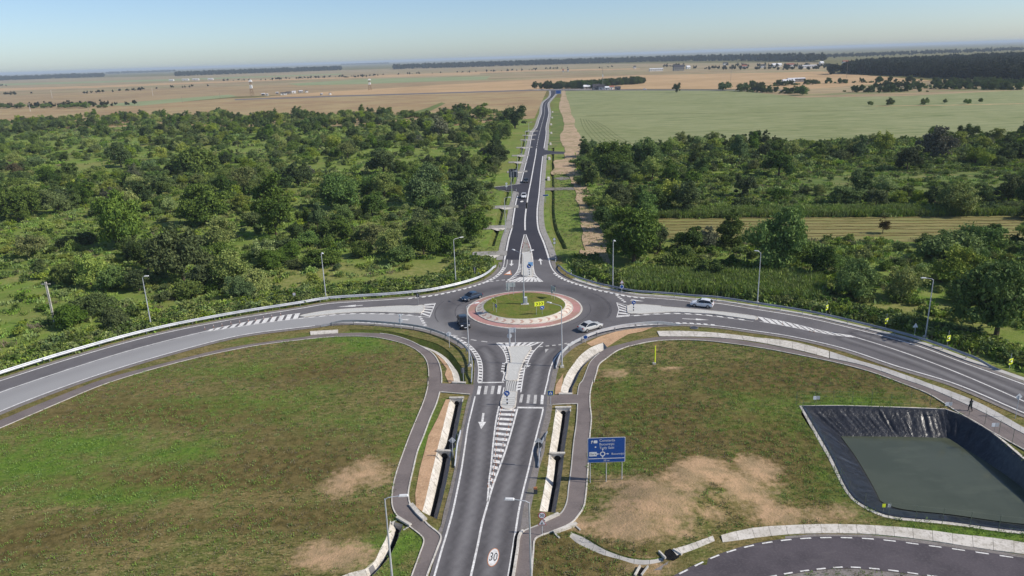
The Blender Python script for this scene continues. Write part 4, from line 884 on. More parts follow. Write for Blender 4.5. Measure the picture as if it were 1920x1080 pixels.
def crown(seed, w, h, base, nl, leaf, n, core=.62, spread=.62, mname='leaf_walnut', sprig=.16):
    """uneven crown: many unequal lobes filled with tilted leaf clumps, sprigs standing out, dark hearts inside (metres)"""
    r = np.random.default_rng(seed); L = []; lean = r.normal(size=2) * .07 * w; sq = r.uniform(.85, 1.18)
    for k in range(nl):
        a = r.uniform(0, 2 * math.pi); q = r.uniform(0, 1) ** .6 * spread; zz = r.beta(1.5, 1.6)
        env = math.sqrt(max(.06, 1 - ((zz - .38) / .68) ** 2)); rr0 = r.uniform(.13, .34) * w / 2 * (1.25 - .45 * zz)
        L.append((q * env * w / 2 * math.cos(a) * 1.3 * sq + lean[0] * zz, q * env * w / 2 * math.sin(a) * 1.3 / sq + lean[1] * zz, base + rr0 * .5 + zz * (h - base - rr0 * .9), rr0, r.uniform(.65, 1.15)))
    L.append((lean[0] * .3, lean[1] * .3, base + .42 * (h - base), .29 * w, .9 * (h - base) / w)); L = np.array(L)
    wt_ = L[:, 3] ** 2; ki = r.choice(len(L), n, p=wt_ / wt_.sum()); d = r.normal(size=(n, 3)); d /= np.linalg.norm(d, axis=1)[:, None]; d[:, 2] = np.where(d[:, 2] < -.4, -d[:, 2], d[:, 2])
    rad_ = .72 + .36 * r.random(n); sp = r.random(n) < sprig; rad_ = np.where(sp, rad_ + r.random(n) ** 1.5 * .75, rad_)[:, None]
    c = L[ki, :3] + d * rad_ * np.c_[L[ki, 3], L[ki, 3], L[ki, 3] * L[ki, 4]]
    c[:, 2] = np.maximum(c[:, 2], base * .6 + r.random(n) * .25)
    nr_ = d + r.normal(size=(n, 3)) * .75; nr_ /= np.linalg.norm(nr_, axis=1)[:, None]
    t = np.cross(nr_, r.normal(size=(n, 3))); t /= np.linalg.norm(t, axis=1)[:, None] + 1e-9; b = np.cross(nr_, t)
    s1 = leaf * r.uniform(.5, 1.4, n)[:, None]; s2 = s1 * r.uniform(.35, .75, n)[:, None]; dr = nr_ * leaf * .3
    vs = np.stack([c - t * s1 - dr, c - b * s2, c + t * s1 - dr, c + b * s2], 1).reshape(-1, 3)
    fs = np.arange(n * 4).reshape(n, 4).tolist(); vs = vs.tolist(); tone = np.clip(r.normal(.35, .28, n) + (ki % 5 - 2) * .09, 0, 1).tolist()
    for (x, y, z, rr0, sq_) in L:  # added dark cores that block light gaps between the leaf clumps
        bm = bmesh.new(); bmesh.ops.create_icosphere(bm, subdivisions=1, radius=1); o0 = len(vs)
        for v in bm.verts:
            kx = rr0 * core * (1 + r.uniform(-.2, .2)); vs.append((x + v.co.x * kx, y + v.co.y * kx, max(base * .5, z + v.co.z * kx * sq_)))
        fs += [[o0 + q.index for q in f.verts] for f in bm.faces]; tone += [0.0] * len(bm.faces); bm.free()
    me = bpy.data.meshes.new('crown'); me.from_pydata(vs, [], fs); me.materials.append(MAT[mname]); at_ = me.attributes.new('tone', 'FLOAT', 'FACE'); at_.data.foreach_set('value', np.array(tone, dtype=np.float32)); me.update(); return me
def trunk_mesh(seed, w, h, base):
    r = random.Random(seed); b_ = MB(); t = max(.12, w * .03)
    top = Vector((r.uniform(-.3, .3), r.uniform(-.3, .3), h * .5)); b_.tube([(0, 0, -.1), (top.x * .4, top.y * .4, h * .25), top], t, t * .55, n=7)
    for k in range(4):
        a = k * 1.57 + r.uniform(-.4, .4); z0 = h * r.uniform(.22, .4); e = w * .3
        b_.tube([(top.x * .5, top.y * .5, z0), (e * .5 * math.cos(a), e * .5 * math.sin(a), z0 + h * .14), (e * math.cos(a), e * math.sin(a), z0 + h * .3)], t * .45, t * .15, n=5)
    me = b_.mesh('trunk'); me.materials.append(MAT['bark']); return me
# kind: (word for the label, crown meshes, trunk meshes, unit width, unit height)
KINDS = {}
def kind(key, words, variants, w, h, base, nl, leaf, n, mname, **k):
    KINDS[key] = (words, [crown(hash(key) % 1000 * 0 + 100 * len(KINDS) + i, w, h, base, nl, leaf, n, mname=mname, **k) for i in range(variants)], [trunk_mesh(50 * len(KINDS) + i, w, h, base) for i in range(variants)], w, h)
kind('broad', 'broad dark green tree', 5, 11.0, 9.0, .5, 30, .27, 7000, 'leaf_walnut')
kind('round', 'rounded dark green tree', 4, 8.5, 8.2, .7, 22, .26, 5000, 'leaf_dark')
kind('tall', 'tall leafy green tree', 4, 8.5, 12.0, .6, 28, .27, 6500, 'leaf_walnut')
kind('loose', 'loose mid green tree with open crown', 4, 10.0, 8.0, .6, 26, .26, 4200, 'leaf_light', core=.4, sprig=.3)
kind('low', 'low spreading green thicket', 4, 9.0, 4.4, .1, 24, .25, 4600, 'leaf_walnut', sprig=.25)
kind('bush', 'rounded green bush', 4, 4.4, 2.9, .05, 13, .2, 1900, 'leaf_walnut', sprig=.25)
kind('pale', 'pale yellow-green bush', 4, 4.8, 2.6, .05, 13, .2, 1800, 'leaf_light', sprig=.35)
kind('grey', 'silvery grey-green tree', 2, 7.5, 7.5, .8, 20, .26, 3200, 'leaf_grey', core=.45, sprig=.3)
kind('rust', 'rust brown dying tree', 1, 6.0, 6.0, .6, 14, .22, 1700, 'leaf_rust', core=.3, sprig=.35)
def ffan(name, seed, n, h, w, leafw, mname, lean=.5):
    """a clump of upright blades and leaves"""
    r = random.Random(seed); b_ = MB()
    for k in range(n):
        x, y = r.gauss(0, w * .33), r.gauss(0, w * .33); a = r.uniform(0, 6.28); hh = h * r.uniform(.5, 1.1); le = lean * r.uniform(.2, 1) * hh; dx, dy = math.cos(a), math.sin(a); wx, wy = -dy * leafw * r.uniform(.6, 1.2), dx * leafw * r.uniform(.6, 1.2)
        mx, my = x + dx * le * .35, y + dy * le * .35
        b_.add([(x, y, 0), (mx - wx, my - wy, hh * .55), (x + dx * le, y + dy * le, hh), (mx + wx, my + wy, hh * .55)], [(0, 1, 2, 3)])
    me = b_.mesh(name); me.materials.append(MAT[mname]); return me
WEEDS = [ffan('weed', i, 34, .55, 2.0, .16, 'leaf_weed', .9) for i in range(4)] + [ffan('weed', 10 + i, 34, .8, 1.8, .2, 'leaf_light', .8) for i in range(2)] + [ffan('weed', 20, 40, .6, 1.8, .09, 'leaf_straw', .8)]
WEEDS += [crown(700 + i, 2.4, 1.25, .02, 7, .17, 260, mname=('leaf_light', 'leaf_walnut', 'leaf_weed')[i], core=.35, sprig=.4) for i in range(3)]
MAIZE = [ffan('maize', 40 + i, 26, 2.0, 1.3, .17, 'leaf_maize', .6) for i in range(3)]
TUFT = [ffan('tuft', 60 + i, 12, .28, .7, .05, m_, .7) for i, m_ in enumerate(('leaf_weed', 'leaf_weed', 'leaf_straw', 'leaf_weed'))]

# ================================================================== TREES: the ones that stand out, each where it stands
PLACED = []        # (x, y, radius)
TREES = []         # (kind, x, y, width, height, label)
def big(kd, x, y, wpx, hpx, label):
    p = G(x, y); depth = (p - Vector((0, 0, CAM_H))).dot(_fw); s = F_PX / depth; w = wpx / s; h = hpx / s / .93
    TREES.append((kd, p.x, p.y, w, h, label)); PLACED.append((p.x, p.y, w * .42))
big('broad', 233, 462, 108, 100, 'very large dark tree above the left road, left of the lone pole'); big('broad', 345, 528, 108, 102, 'large rounded dark tree standing just above the left guardrail'); big('broad', 388, 422, 98, 72, 'wide grey-green tree behind the large rounded left tree')
big('tall', 518, 442, 82, 112, 'tall leafy tree in the middle of the left scrub'); big('broad', 790, 384, 88, 68, 'broad dark tree left of the far road beyond the slip road'); big('broad', 795, 480, 66, 60, 'broad tree nearest the roundabout on the left side')
big('loose', 172, 538, 66, 62, 'loose bushy tree between the lone pole and the left edge'); big('round', 228, 314, 50, 46, 'dark rounded tree in the left scrub middle distance'); big('low', 372, 330, 92, 48, 'wide low tree in the middle of the left scrub')
big('round', 935, 308, 52, 40, 'rounded tree close to the left side of the far road'); big('loose', 458, 358, 60, 44, 'bright loose tree above the tall left tree'); big('broad', 640, 392, 92, 62, 'broad shaded tree in the centre of the left scrub'); big('round', 872, 396, 76, 62, 'rounded dark tree beside the access road on the left')
big('tall', 905, 222, 36, 26, 'tall dark tree at the far left corner of the scrub'); big('round', 966, 240, 54, 40, 'dark rounded tree at the far road corner of the left scrub'); big('grey', 828, 262, 44, 42, 'silvery tree at the back of the left scrub'); big('grey', 252, 345, 30, 36, 'silvery grey tree in the left scrub')
big('rust', 26, 330, 34, 28, 'brownish tree near the left edge of the scrub'); big('broad', 35, 415, 76, 60, 'broad tree at the left edge of the picture'); big('round', 720, 330, 60, 50, 'rounded tree left of the large road sign'); big('round', 560, 350, 52, 44, 'rounded tree in the middle of the left scrub beside the tall tree')
big('broad', 110, 400, 60, 44, 'broad tree left of the very large dark tree'); big('round', 262, 545, 52, 42, 'dark bush tree right behind the left lamp post'); big('low', 130, 612, 70, 36, 'low thicket below the lone pole at the left'); big('low', 215, 618, 60, 38, 'low dark thicket left of the first lamp post')
big('broad', 1188, 492, 128, 98, 'very large tree at the bend right of the roundabout'); big('broad', 1450, 508, 118, 116, 'very large tree behind the lamp post on the right'); big('tall', 1386, 312, 40, 58, 'tall tree rising above the right field edge'); big('broad', 1868, 628, 160, 138, 'huge dark tree at the right edge above the chevron signs')
big('broad', 1150, 328, 84, 58, 'broad dark tree beside the dirt track junction'); big('broad', 1210, 318, 66, 56, 'broad tree at the back left of the right scrub'); big('round', 1290, 400, 66, 62, 'dark rounded tree in the middle right scrub'); big('broad', 1160, 402, 62, 60, 'broad tree beside the dirt track'); big('rust', 1183, 378, 26, 28, 'rust brown tree among green ones near the dirt track')
big('grey', 1750, 300, 70, 58, 'airy grey-green tree on the far right field edge'); big('round', 1540, 292, 44, 28, 'dark rounded tree on the right field edge'); big('tall', 1612, 300, 34, 44, 'slim tall tree on the right field edge'); big('loose', 1650, 296, 40, 46, 'loose tall tree on the right field edge'); big('round', 1700, 320, 50, 46, 'dark round tree behind the green strip on the right')
big('round', 1905, 300, 60, 38, 'dark rounded tree at the far right field edge'); big('broad', 1890, 378, 60, 48, 'dark broad tree at the right edge above the mown strip'); big('broad', 1595, 384, 78, 34, 'broad dark tree above the maize hedge on the right'); big('round', 1642, 386, 44, 32, 'rounded dark tree above the maize hedge')
big('round', 1460, 330, 60, 48, 'dark tree in the right scrub middle distance'); big('low', 1780, 480, 120, 42, 'long dark thicket below the mown strip on the right'); big('low', 1840, 470, 90, 44, 'dark thicket at the right end of the mown strip'); big('broad', 1600, 560, 90, 70, 'broad dark tree above the first chevron sign'); big('round', 1540, 520, 70, 60, 'rounded dark tree beside the maize block'); big('rust', 1655, 438, 28, 30, 'bare brownish tree in the mown strip'); big('loose', 1690, 560, 80, 60, 'bright loose tree left of the right lamp post'); big('round', 1335, 520, 56, 36, 'rounded bush tree left of the large right tree'); big('low', 1280, 505, 70, 40, 'low thicket between the two very large right trees')
big('round', 1269, 174, 17, 18, 'lone dark tree in the pale field beyond the far junction')
for i, (x, y, w_, h_) in enumerate(((1632, 199, 12, 9), (1668, 198, 16, 13), (1735, 197, 17, 14), (1772, 194, 11, 8), (1812, 195, 15, 10), (1838, 193, 10, 9), (1360, 170, 24, 17), (1395, 171, 30, 16), (1505, 178, 32, 18))):
    big('bush', x, y, w_, h_, ('small round bush in the pale right field, %s in its row' % ('first', 'second', 'third', 'fourth', 'fifth', 'last')[i]) if i < 6 else ('round bush at the left end of the far hedge', 'dark bush beside the round one in the far hedge', 'dark round bush in front of the far hedge')[i - 6])
for i, (x, w_, h_) in enumerate(((10, 24, 9), (40, 26, 10), (66, 12, 5), (87, 18, 10), (118, 22, 8), (141, 26, 10), (163, 24, 12), (196, 14, 7), (186, 10, 5))):
    big('bush', x, 203.5 - .006 * x, w_, h_, 'dark bush in the far left hedge row, number %s from the left' % ('one', 'two', 'three', 'four', 'five', 'six', 'seven', 'nine', 'eight')[i])
# ------------------------------------------------------------------ the rest of the scrub: many trees, thinning in clearings
ZL = W([(0, 770 - 60), (280, 612), (600, 552), (760, 538), (870, 516), (930, 470)]) ; zl_in = [Vector((-110, 108)), Vector((-64, 138)), Vector((-36, 158)), Vector((-14, 170)), Vector((-8.5, 185)), Vector((-6, 215)), Vector((-5.5, 300)), Vector((-2, 420)), Vector((8, 560)), Vector((12, 660)), Vector((-30, 700)), Vector((-120, 690)), Vector((-300, 760)), Vector((-620, 800)), Vector((-320, 330))]
zr_in = [Vector((41, 390)), Vector((31, 330)), Vector((26, 250)), Vector((25, 190)), Vector((28, 160)), Vector((60, 138)), Vector((76, 122)), Vector((110, 100)), Vector((300, 330)), Vector((260, 372))]
mown = W([(1225, 446), (1225, 410), (1930, 405), (1930, 452)]); corn = W([(1165, 545), (1180, 512), (1540, 520), (1545, 572), (1400, 558)]); green = W([(1330, 362), (1420, 338), (1500, 332), (1940, 318), (1940, 352), (1840, 378), (1700, 376), (1640, 366), (1500, 362), (1400, 366)])
WR1 = W([(1330, 338), (1345, 320), (1480, 318), (1700, 322), (1940, 306), (1940, 322), (1500, 336)]); WR3 = W([(1480, 372), (1560, 368), (1560, 394), (1480, 394)]); WR2 = W([(1080, 360), (1130, 345), (1180, 352), (1190, 372), (1110, 385)])
LABZ = {'L': ('in the left scrub near the guardrail', 'in the middle of the left scrub', 'towards the back of the left scrub', 'at the far back of the left scrub'), 'R': ('in the right scrub near the chevron signs', 'in the right scrub around the mown strip', 'in the back half of the right scrub', 'along the right field edge')}
cand = []
SECT = {'L': ('at the picture\'s left edge', 'in the left scrub around the lone pole', 'in the left scrub above the first lamp', 'in the left scrub above the second lamp', 'in the left scrub above the island', 'close to the far road'), 'R': ('close to the dirt track', 'left of the right scrub\'s middle', 'in the middle of the right scrub', 'right of the right scrub\'s middle', 'at the picture\'s right edge')}
DEEP = ('front row', 'second row', 'middle row', 'back row')
def tree_label(kd, x, y, s, zone, zi):
    xp = PX((x, y, 0))[0]
    i = (0 if xp < 130 else 1 if xp < 260 else 2 if xp < 430 else 3 if xp < 610 else 4 if xp < 800 else 5) if zone == 'L' else (0 if xp < 1220 else 1 if xp < 1380 else 2 if xp < 1550 else 3 if xp < 1750 else 4)
    return '%s %s, %s, %s' % ('small' if s < .62 else 'large' if s > .85 else 'middling', KINDS[kd][0].replace('leafy ', '').replace(' with open crown', '').replace(' spreading', '').replace('mid green', 'green'), DEEP[zi], SECT[zone][i])
def fill(zone, poly, n, seed, dens, exclude=()):
    r = np.random.default_rng(seed); q = np.array([(v.x, v.y) for v in poly]); a = q.min(0); b_ = q.max(0)
    P = r.uniform(a, b_, (n, 2)); P = P[inpoly(P, poly)]; f = fbm(P + 300, 26, 3); g = r.random(len(P))
    for e in exclude: k_ = ~inpoly(P, e); P = P[k_]; f = f[k_]; g = g[k_]
    for (x, y), fv, gv in zip(P, f, g):
        u = r.random()
        if fv < dens - .04 and gv < .86: continue
        if fv < dens:
            kd = ('bush', 'pale', 'low', 'bush')[int(u * 4)]
        else: kd = ('broad', 'round', 'tall', 'loose', 'low', 'low', 'round', 'bush', 'pale', 'bush', 'grey' if u > .9 else 'loose')[int(r.random() * 11)]
        w0, h0 = KINDS[kd][3:5]; sc = r.uniform(.45, 1.05) * (.85 if kd in ('broad', 'tall') else 1.0); w = w0 * sc
        ok = True
        for (qx, qy, qr) in PLACED:
            if (qx - x) ** 2 + (qy - y) ** 2 < (qr + w * .27) ** 2: ok = False; break
        if not ok: continue
        PLACED.append((x, y, w * .28)); d = math.hypot(x, y); zi = 0 if d < 185 else 1 if d < 270 else 2 if d < 420 else 3
        if zone == 'R': zi = 0 if d < 190 else 1 if d < 250 else 2 if d < 330 else 3
        cand.append((d / (w + h0 * sc), kd, x, y, w, h0 * sc * r.uniform(.85, 1.15), tree_label(kd, x, y, w / w0, zone, zi), zone))
fill('L', zl_in, 12000, 5, .505); fill('R', zr_in, 2600, 6, .51, (mown, corn, green, WR1, WR2, WR3))
cand.sort(key=lambda c: c[0])
ORDW = ('first', 'second', 'third', 'fourth', 'fifth', 'sixth', 'seventh', 'eighth', 'ninth', 'tenth')
def unique_labels(rows):                      # look-alikes in the same spot are told apart by their order from the left
    by = {}
    for i, c in enumerate(rows): by.setdefault(c[6], []).append(i)
    for l, ix in by.items():
        if 1 < len(ix) <= 10:
            ix.sort(key=lambda i: PX((rows[i][2], rows[i][3], 0))[0])
            for k, i in enumerate(ix):
                nl = l.replace('in the left scrub ', '').replace('in the right scrub ', '').replace(' dark green', '').replace('in the middle of the right scrub', 'mid right scrub') + ', %s from left' % ORDW[k]
                if len(nl.split()) <= 16: rows[i] = rows[i][:6] + (nl,) + rows[i][7:]
    return rows

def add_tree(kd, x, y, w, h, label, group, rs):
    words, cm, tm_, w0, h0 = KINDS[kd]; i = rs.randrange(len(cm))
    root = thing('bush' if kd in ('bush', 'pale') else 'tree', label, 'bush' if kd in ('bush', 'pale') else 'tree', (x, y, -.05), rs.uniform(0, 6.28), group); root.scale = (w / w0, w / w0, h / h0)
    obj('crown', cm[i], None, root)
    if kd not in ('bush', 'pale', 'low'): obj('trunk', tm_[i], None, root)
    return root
rs = random.Random(3)
for t in TREES: add_tree(t[0], t[1], t[2], t[3], t[4], t[5], None, rs)
n_ind = 295 - len(TREES)
for c_ in unique_labels(cand[:n_ind]): add_tree(*c_[1:7], 'trees and bushes of the ' + ('left scrub' if c_[7] == 'L' else 'right scrub'), rs)
rest = cand[n_ind:]
ALLK = list(KINDS); PROT = []; KOFF = {}
for k_ in ALLK:
    KOFF[k_] = len(PROT); PROT += [(m_, None) for m_ in KINDS[k_][1]]
for zone, nm, lb in (('L', 'scrub_trees', 'mass of smaller trees filling the back of the left scrub'), ('R', 'scrub_trees', 'mass of smaller trees between the larger ones on the right')):
    R_ = [c_ for c_ in rest if c_[7] == zone]
    if R_: scatter(nm, [(c_[2], c_[3], -.05) for c_ in R_], [c_[4] / KINDS[c_[1]][3] for c_ in R_], [rs.uniform(0, 6.28) for _ in R_], [KOFF[c_[1]] + rs.randrange(len(KINDS[c_[1]][1])) for c_ in R_], PROT, lb)
print('trees', len(TREES), 'individual', n_ind, 'mass', len(rest))
# ------------------------------------------------------------------ undergrowth, maize, grass tufts
def rand_in(polys, n, seed, excl=()):
    r = np.random.default_rng(seed); out = []
    for poly in polys:
        q = np.array([(v[0], v[1]) for v in poly]); P = r.uniform(q.min(0), q.max(0), (n, 2)); P = P[inpoly(P, poly)]
        for e in excl: P = P[~inpoly(P, e)]
        out.append(P)
    return np.vstack(out)
r9 = np.random.default_rng(9)
P = rand_in([zl_in], 90000, 21); P = P[(P[:, 1] < 330) & (np.abs(P[:, 0]) < 230)]; f = fbm(P + 77, 9); P = P[(f > .42) | (r9.random(len(P)) < .3)][:16000]
P2 = rand_in([zr_in], 60000, 22, (mown, corn)); P2 = P2[~inpoly(P2, green) | (fbm(P2 + 19, 7) > .47)]; f2 = fbm(P2 + 77, 9); P2 = P2[(f2 > .42) | (r9.random(len(P2)) < .3)][:14000]
PW = np.vstack([P, P2])
NB = []
for line_, a_, b2, n_ in ((E_NW, 3.6, 11.0, 3800), (E_NE, 5.8, 11, 2600)):
    L_ = plen(line_)
    for k in range(n_):
        p, d_ = at_len(line_, r9.random() * L_); o_ = a_ + (b2 - a_) * r9.random() ** 1.2; NB.append((p.x - d_.y * o_, p.y + d_.x * o_))
PF = rand_in([zl_in], 60000, 27); PF = PF[(PF[:, 1] > 300) & (fbm(PF + 77, 12) > .5)][:4000]
PW = np.vstack([PW, np.array(NB), PF]); PW = PW[~inpoly(PW, N_POLY) & ~inpoly(PW, ROAD_POLY)]; dn = np.minimum(dist_poly(PW, N_L), dist_poly(PW, N_R)); PW = PW[dn > 2.6]
scatter('undergrowth', np.c_[PW, np.full(len(PW), -.05)], np.where(PW[:, 1] > 300, r9.uniform(1.0, 2.4, len(PW)), r9.uniform(.6, 1.5, len(PW))), r9.uniform(0, 6.28, len(PW)), r9.choice(10, len(PW), p=[.12, .12, .1, .1, .08, .08, .1, .11, .11, .08]), [(m_, None) for m_ in WEEDS], 'tangle of green weeds and tall grass between the trees')
P = rand_in([corn], 60000, 23)[:2600]; hed = W([(1225, 410), (1930, 404), (1930, 392), (1225, 396)]); Ph = rand_in([hed], 50000, 24)[:2600]; P = np.vstack([P, Ph])
scatter('maize_crop', np.c_[P, np.full(len(P), -.05)], r9.uniform(.75, 1.1, len(P)), r9.uniform(0, 6.28, len(P)), r9.integers(0, 3, len(P)), [(m_, None) for m_ in MAIZE], 'dense green maize standing in blocks right of the roundabout')
lawn_l = LP_OUT + [Vector((-22, 47)), Vector((-90, 47))]; lawn_r = RP_OUT[10:] + [Vector((20, 50)), Vector((60, 50)), Vector((60, 62))]
SIDE_BAND = SIDE_LO + W(RR((2150, 985), (1860, 890), (1600, 858), (1300, 815), (1040, 798), (735, 795), (430, 810), (205, 855), (0, 930), (-250, 1060)))
P = rand_in([lawn_l, lawn_r], 60000, 25, (POND_RIM, SIDE_BAND, SIDE_POLY, LP_POLY, RP_POLY, *HOLES, ROAD_POLY)); bz = a_bare(P); P = P[(bz < .42) & (fbm(P + 5, 4) > .3)]; P = P[r9.permutation(len(P))[:17000]]
verge = [offset(E_SW, 1.5)[40:] + LP_IN[60:20:-1]]
vg = [offset(N_L, 2.4)[:40] + offset(N_L, 12)[:40][::-1], offset(N_R, -2.4)[:44] + [p + Vector((14, 0)) for p in offset(N_R, -2.4)[:44]][::-1]]
PV = np.vstack([rand_in([vg[0]], 4000, 28, (ROAD_POLY, N_POLY))[:700], rand_in([vg[1]], 9000, 29, (ROAD_POLY, N_POLY))[:1900]]); PV = PV[np.minimum(dist_poly(PV, MID_D['left'][0]), dist_poly(PV, MID_D['right'][0])) > 1.2]; P = np.vstack([P, PV])
lz = a_lush(P); ix = np.where(lz > .3, r9.integers(0, 2, len(P)), r9.integers(1, 4, len(P)))
scatter('grass_tufts', np.c_[P, z_ground(P)], np.where(P[:, 1] > 150, r9.uniform(.6, 1.4, len(P)), r9.uniform(.35, 1.0, len(P))), r9.uniform(0, 6.28, len(P)), ix, [(m_, None) for m_ in TUFT], 'short rough grass tufts on the lawns')

# ================================================================== FIELDS, TRACKS
mat('stubble_brown', px(156, 138, 100), [(.012, .4, .6, px(142, 116, 84)), (.06, .45, .6, px(176, 154, 110), (.4, 4, 1, .25), .8), (.2, .48, .62, px(124, 102, 80), (.12, 2.2, 1, .25), .6)])
mat('soil_brown', px(148, 130, 98), [(.008, .4, .6, px(132, 114, 86)), (.05, .45, .6, px(168, 142, 104), (.5, 5, 1, .2), .8)])
mat('stubble_gold', px(178, 150, 110), [(.01, .4, .6, px(162, 136, 98)), (.04, .45, .65, px(196, 164, 126), (.6, 6, 1, .3), .8), (.12, .5, .62, px(160, 126, 92), (.12, 1.6, 1, .3), .6)])
mat('far_plain', px(154, 138, 106), [(.0022, .42, .58, px(132, 114, 84), (1, 4, 1)), (.004, .5, .6, px(122, 122, 82), (1, 5, 1, .1)), (.012, .5, .62, px(174, 150, 114), (1, 5, 1), .8)])
mat('crop_green', px(128, 134, 92), [(.012, .42, .60, px(116, 124, 78)), (.05, .45, .60, px(144, 144, 104), (1, 7, 1, .05), .9), (.16, .48, .62, px(104, 114, 68), (.08, 1.8, 1, .03), .75), (.02, .58, .66, px(92, 106, 58), (1, 4, 1), .7), (.6, .5, .62, px(152, 152, 110), (.1, 1.2, 1, .03), .6)])
mat('field_green', px(136, 144, 104), [(.01, .4, .62, px(126, 136, 94)), (.06, .45, .65, px(146, 150, 112), (1, 5, 1), .6)])
mat('mown_hay', px(134, 128, 80), [(.06, .42, .6, px(118, 120, 68)), (.35, .45, .6, px(106, 102, 58), (.1, 1.6, 1, .01)), (.9, .5, .7, px(164, 150, 100), (.25, 1.8, 1), .6), (.06, .5, .7, px(140, 138, 84), None, .5)], bump=(1.2, .8, .15, (.25, 1.5, 1)))
mat('meadow', px(92, 110, 50), [(.08, .42, .6, px(110, 116, 64)), (.3, .45, .62, px(72, 92, 38), (.3, 1.4, 1), .8), (.15, .52, .64, px(130, 122, 78), (.4, 1.5, 1), .7)], bump=(2, .7, .12))
def widen(d, pts): return [p + Vector((d + random.uniform(-.5, .5), 0)) for p in pts]
def field(pxs, m_, z, label=None): return sheet('field', W(pxs), m_, z, label=label)
field([(-80, 186), (-80, 152), (330, 142), (735, 128.5), (1000, 121), (1540, 116.5), (1560, 139), (1200, 143), (900, 154), (380, 164)], 'far_plain', -.02, 'grey tan open plain below the distant woods')
field([(-80, 203), (-80, 184), (380, 162), (900, 152), (1000, 149), (700, 173), (445, 181), (250, 198)], 'soil_brown', .02, 'bare brown field behind the far left hedge')
field([(455, 185), (600, 173), (1000, 149), (1200, 141), (1540, 134), (1745, 151), (1500, 168), (1380, 167), (1200, 167), (1040, 169), (560, 182)], 'stubble_gold', .06, 'golden stubble field beyond the far junction')
field([(540, 157), (700, 147.5), (920, 143), (912, 149), (700, 157), (560, 160.5)], 'field_green', .12, 'narrow pale green field in the left distance')
field([(165, 198), (300, 187.5), (430, 177.5), (446, 181), (262, 198.5)], 'field_green', .1, 'thin green wedge of field at the far left')
field([(-90, 248), (-90, 203), (0, 200), (250, 197.5), (430, 184.5), (560, 180.5), (1026, 168.5), (1002, 222), (850, 236), (600, 238), (300, 236)], 'stubble_brown', .08, 'brown stubble field behind the left scrub')
field([(-80, 173), (-80, 168), (200, 160), (520, 148), (900, 137), (900, 139.5), (520, 151), (200, 164)], 'stubble_gold', .02); field([(-80, 163), (-80, 159), (300, 149), (640, 138), (640, 139.8), (300, 152)], 'field_green', .02); field([(700, 141), (1000, 131), (1200, 128), (1200, 130), (1000, 134), (700, 143.5)], 'stubble_gold', .03); field([(-80, 181), (0, 178), (0, 181.5), (-80, 185)], 'field_green', .05); field([(100, 180), (380, 165), (640, 158), (640, 160.5), (380, 168), (100, 184)], 'stubble_brown', .06)
field([(760, 214), (800, 203), (828, 192), (835, 194), (812, 206), (790, 216)], 'meadow', .12, 'narrow grass strip cutting into the brown stubble')
field([(1745, 151), (1930, 142), (1930, 168), (1700, 180), (1500, 183), (1380, 169), (1500, 167)], 'far_plain', .04, 'dry scrubby ground in the right distance')
field([(1050, 171), (1130, 169), (1385, 168), (1500, 183), (1700, 180), (1935, 167), (1935, 268), (1700, 280), (1400, 284), (1115, 290), (1086, 262), (1062, 205)], 'crop_green', .02, 'large pale green crop field on the right')
hay = field([(1225, 448), (1225, 409), (1940, 403), (1940, 456)], 'mown_hay', .02, 'mown strip with rows of cut hay on the right')
mat('hay_row', px(122, 108, 66), [(.15, .42, .6, px(138, 124, 80)), (2.5, .45, .65, px(98, 90, 52), None, .7)], bump=(3, .9, .15))
for k in range(7):
    y0_ = 411 + k * 5.2 + (k > 4) * 2
    A_ = resample(W([(1232, y0_), (1500, y0_ - 1.5), (1935, y0_ - 3)]), 60); A_ = [p + Vector((0, math.sin(i * .5 + k * 2) * .35 + random.uniform(-.25, .25))) for i, p in enumerate(A_)]
    ribbon('windrow', A_, .6, .0, 'hay_row', hay, h=.14)
field([(1330, 362), (1420, 338), (1500, 332), (1940, 318), (1940, 356), (1850, 384), (1700, 380), (1640, 370), (1500, 366), (1400, 370)], 'meadow', .02, 'bright green grass strip in the right scrub')
field(RB((1178, 390), (1250, 380), (1262, 480), (1240, 560), (1200, 590), (1165, 600), (1180, 480)), 'meadow', .0, None)
trk = sheet('dirt_track', widen(-1.4, SW(RS((905, 240), (885, 420), (850, 600), (880, 700), (960, 880), (975, 1080)) + RB((1245, 520), (1258, 570), (1275, 600), (1270, 655), (1280, 730), (1300, 760), (1322, 800), (1345, 880), (1375, 990)) + RT((1720, 400), (1775, 860)) + RE_((1385, 200), (1392, 300), (1390, 360)), 4))
      + widen(1.8, SW(RE_((1480, 360), (1465, 290), (1440, 150)) + RT((1910, 740), (1870, 300), (1830, 0)) + RB((1420, 950), (1385, 870), (1350, 790), (1330, 700), (1342, 625), (1355, 600), (1325, 520)) + RS((1130, 1080), (1110, 900), (1050, 760), (1010, 560), (960, 420), (930, 240)), 4)), 'dirt_track', .09, label='pale dirt track running beside the far road')
sheet('access_road', W(RB((1138, 603), (1200, 612), (1300, 616), (1390, 612), (1390, 622), (1300, 626), (1180, 626), (1138, 634))), 'asphalt_new', .072, label='small asphalt turning crossing to the dirt track'); ribbon('edge_line', W(RB((1138, 634), (1180, 627), (1300, 627))), .35, .08, 'marking_white', north_road)
sheet('access_road', W(RN((0, 600), (270, 575), (560, 535), (540, 560), (500, 690), (470, 680), (390, 665), (130, 645))), 'asphalt_new', .072, label='small asphalt slip road leaving the far road to the left'); ribbon('edge_line', W(RN((0, 604), (270, 577), (555, 537))), .4, .085, 'marking_white', north_road); ribbon('edge_line', W(RN((130, 652), (390, 690), (500, 695), (505, 740))), .5, .085, 'gravel', north_road)
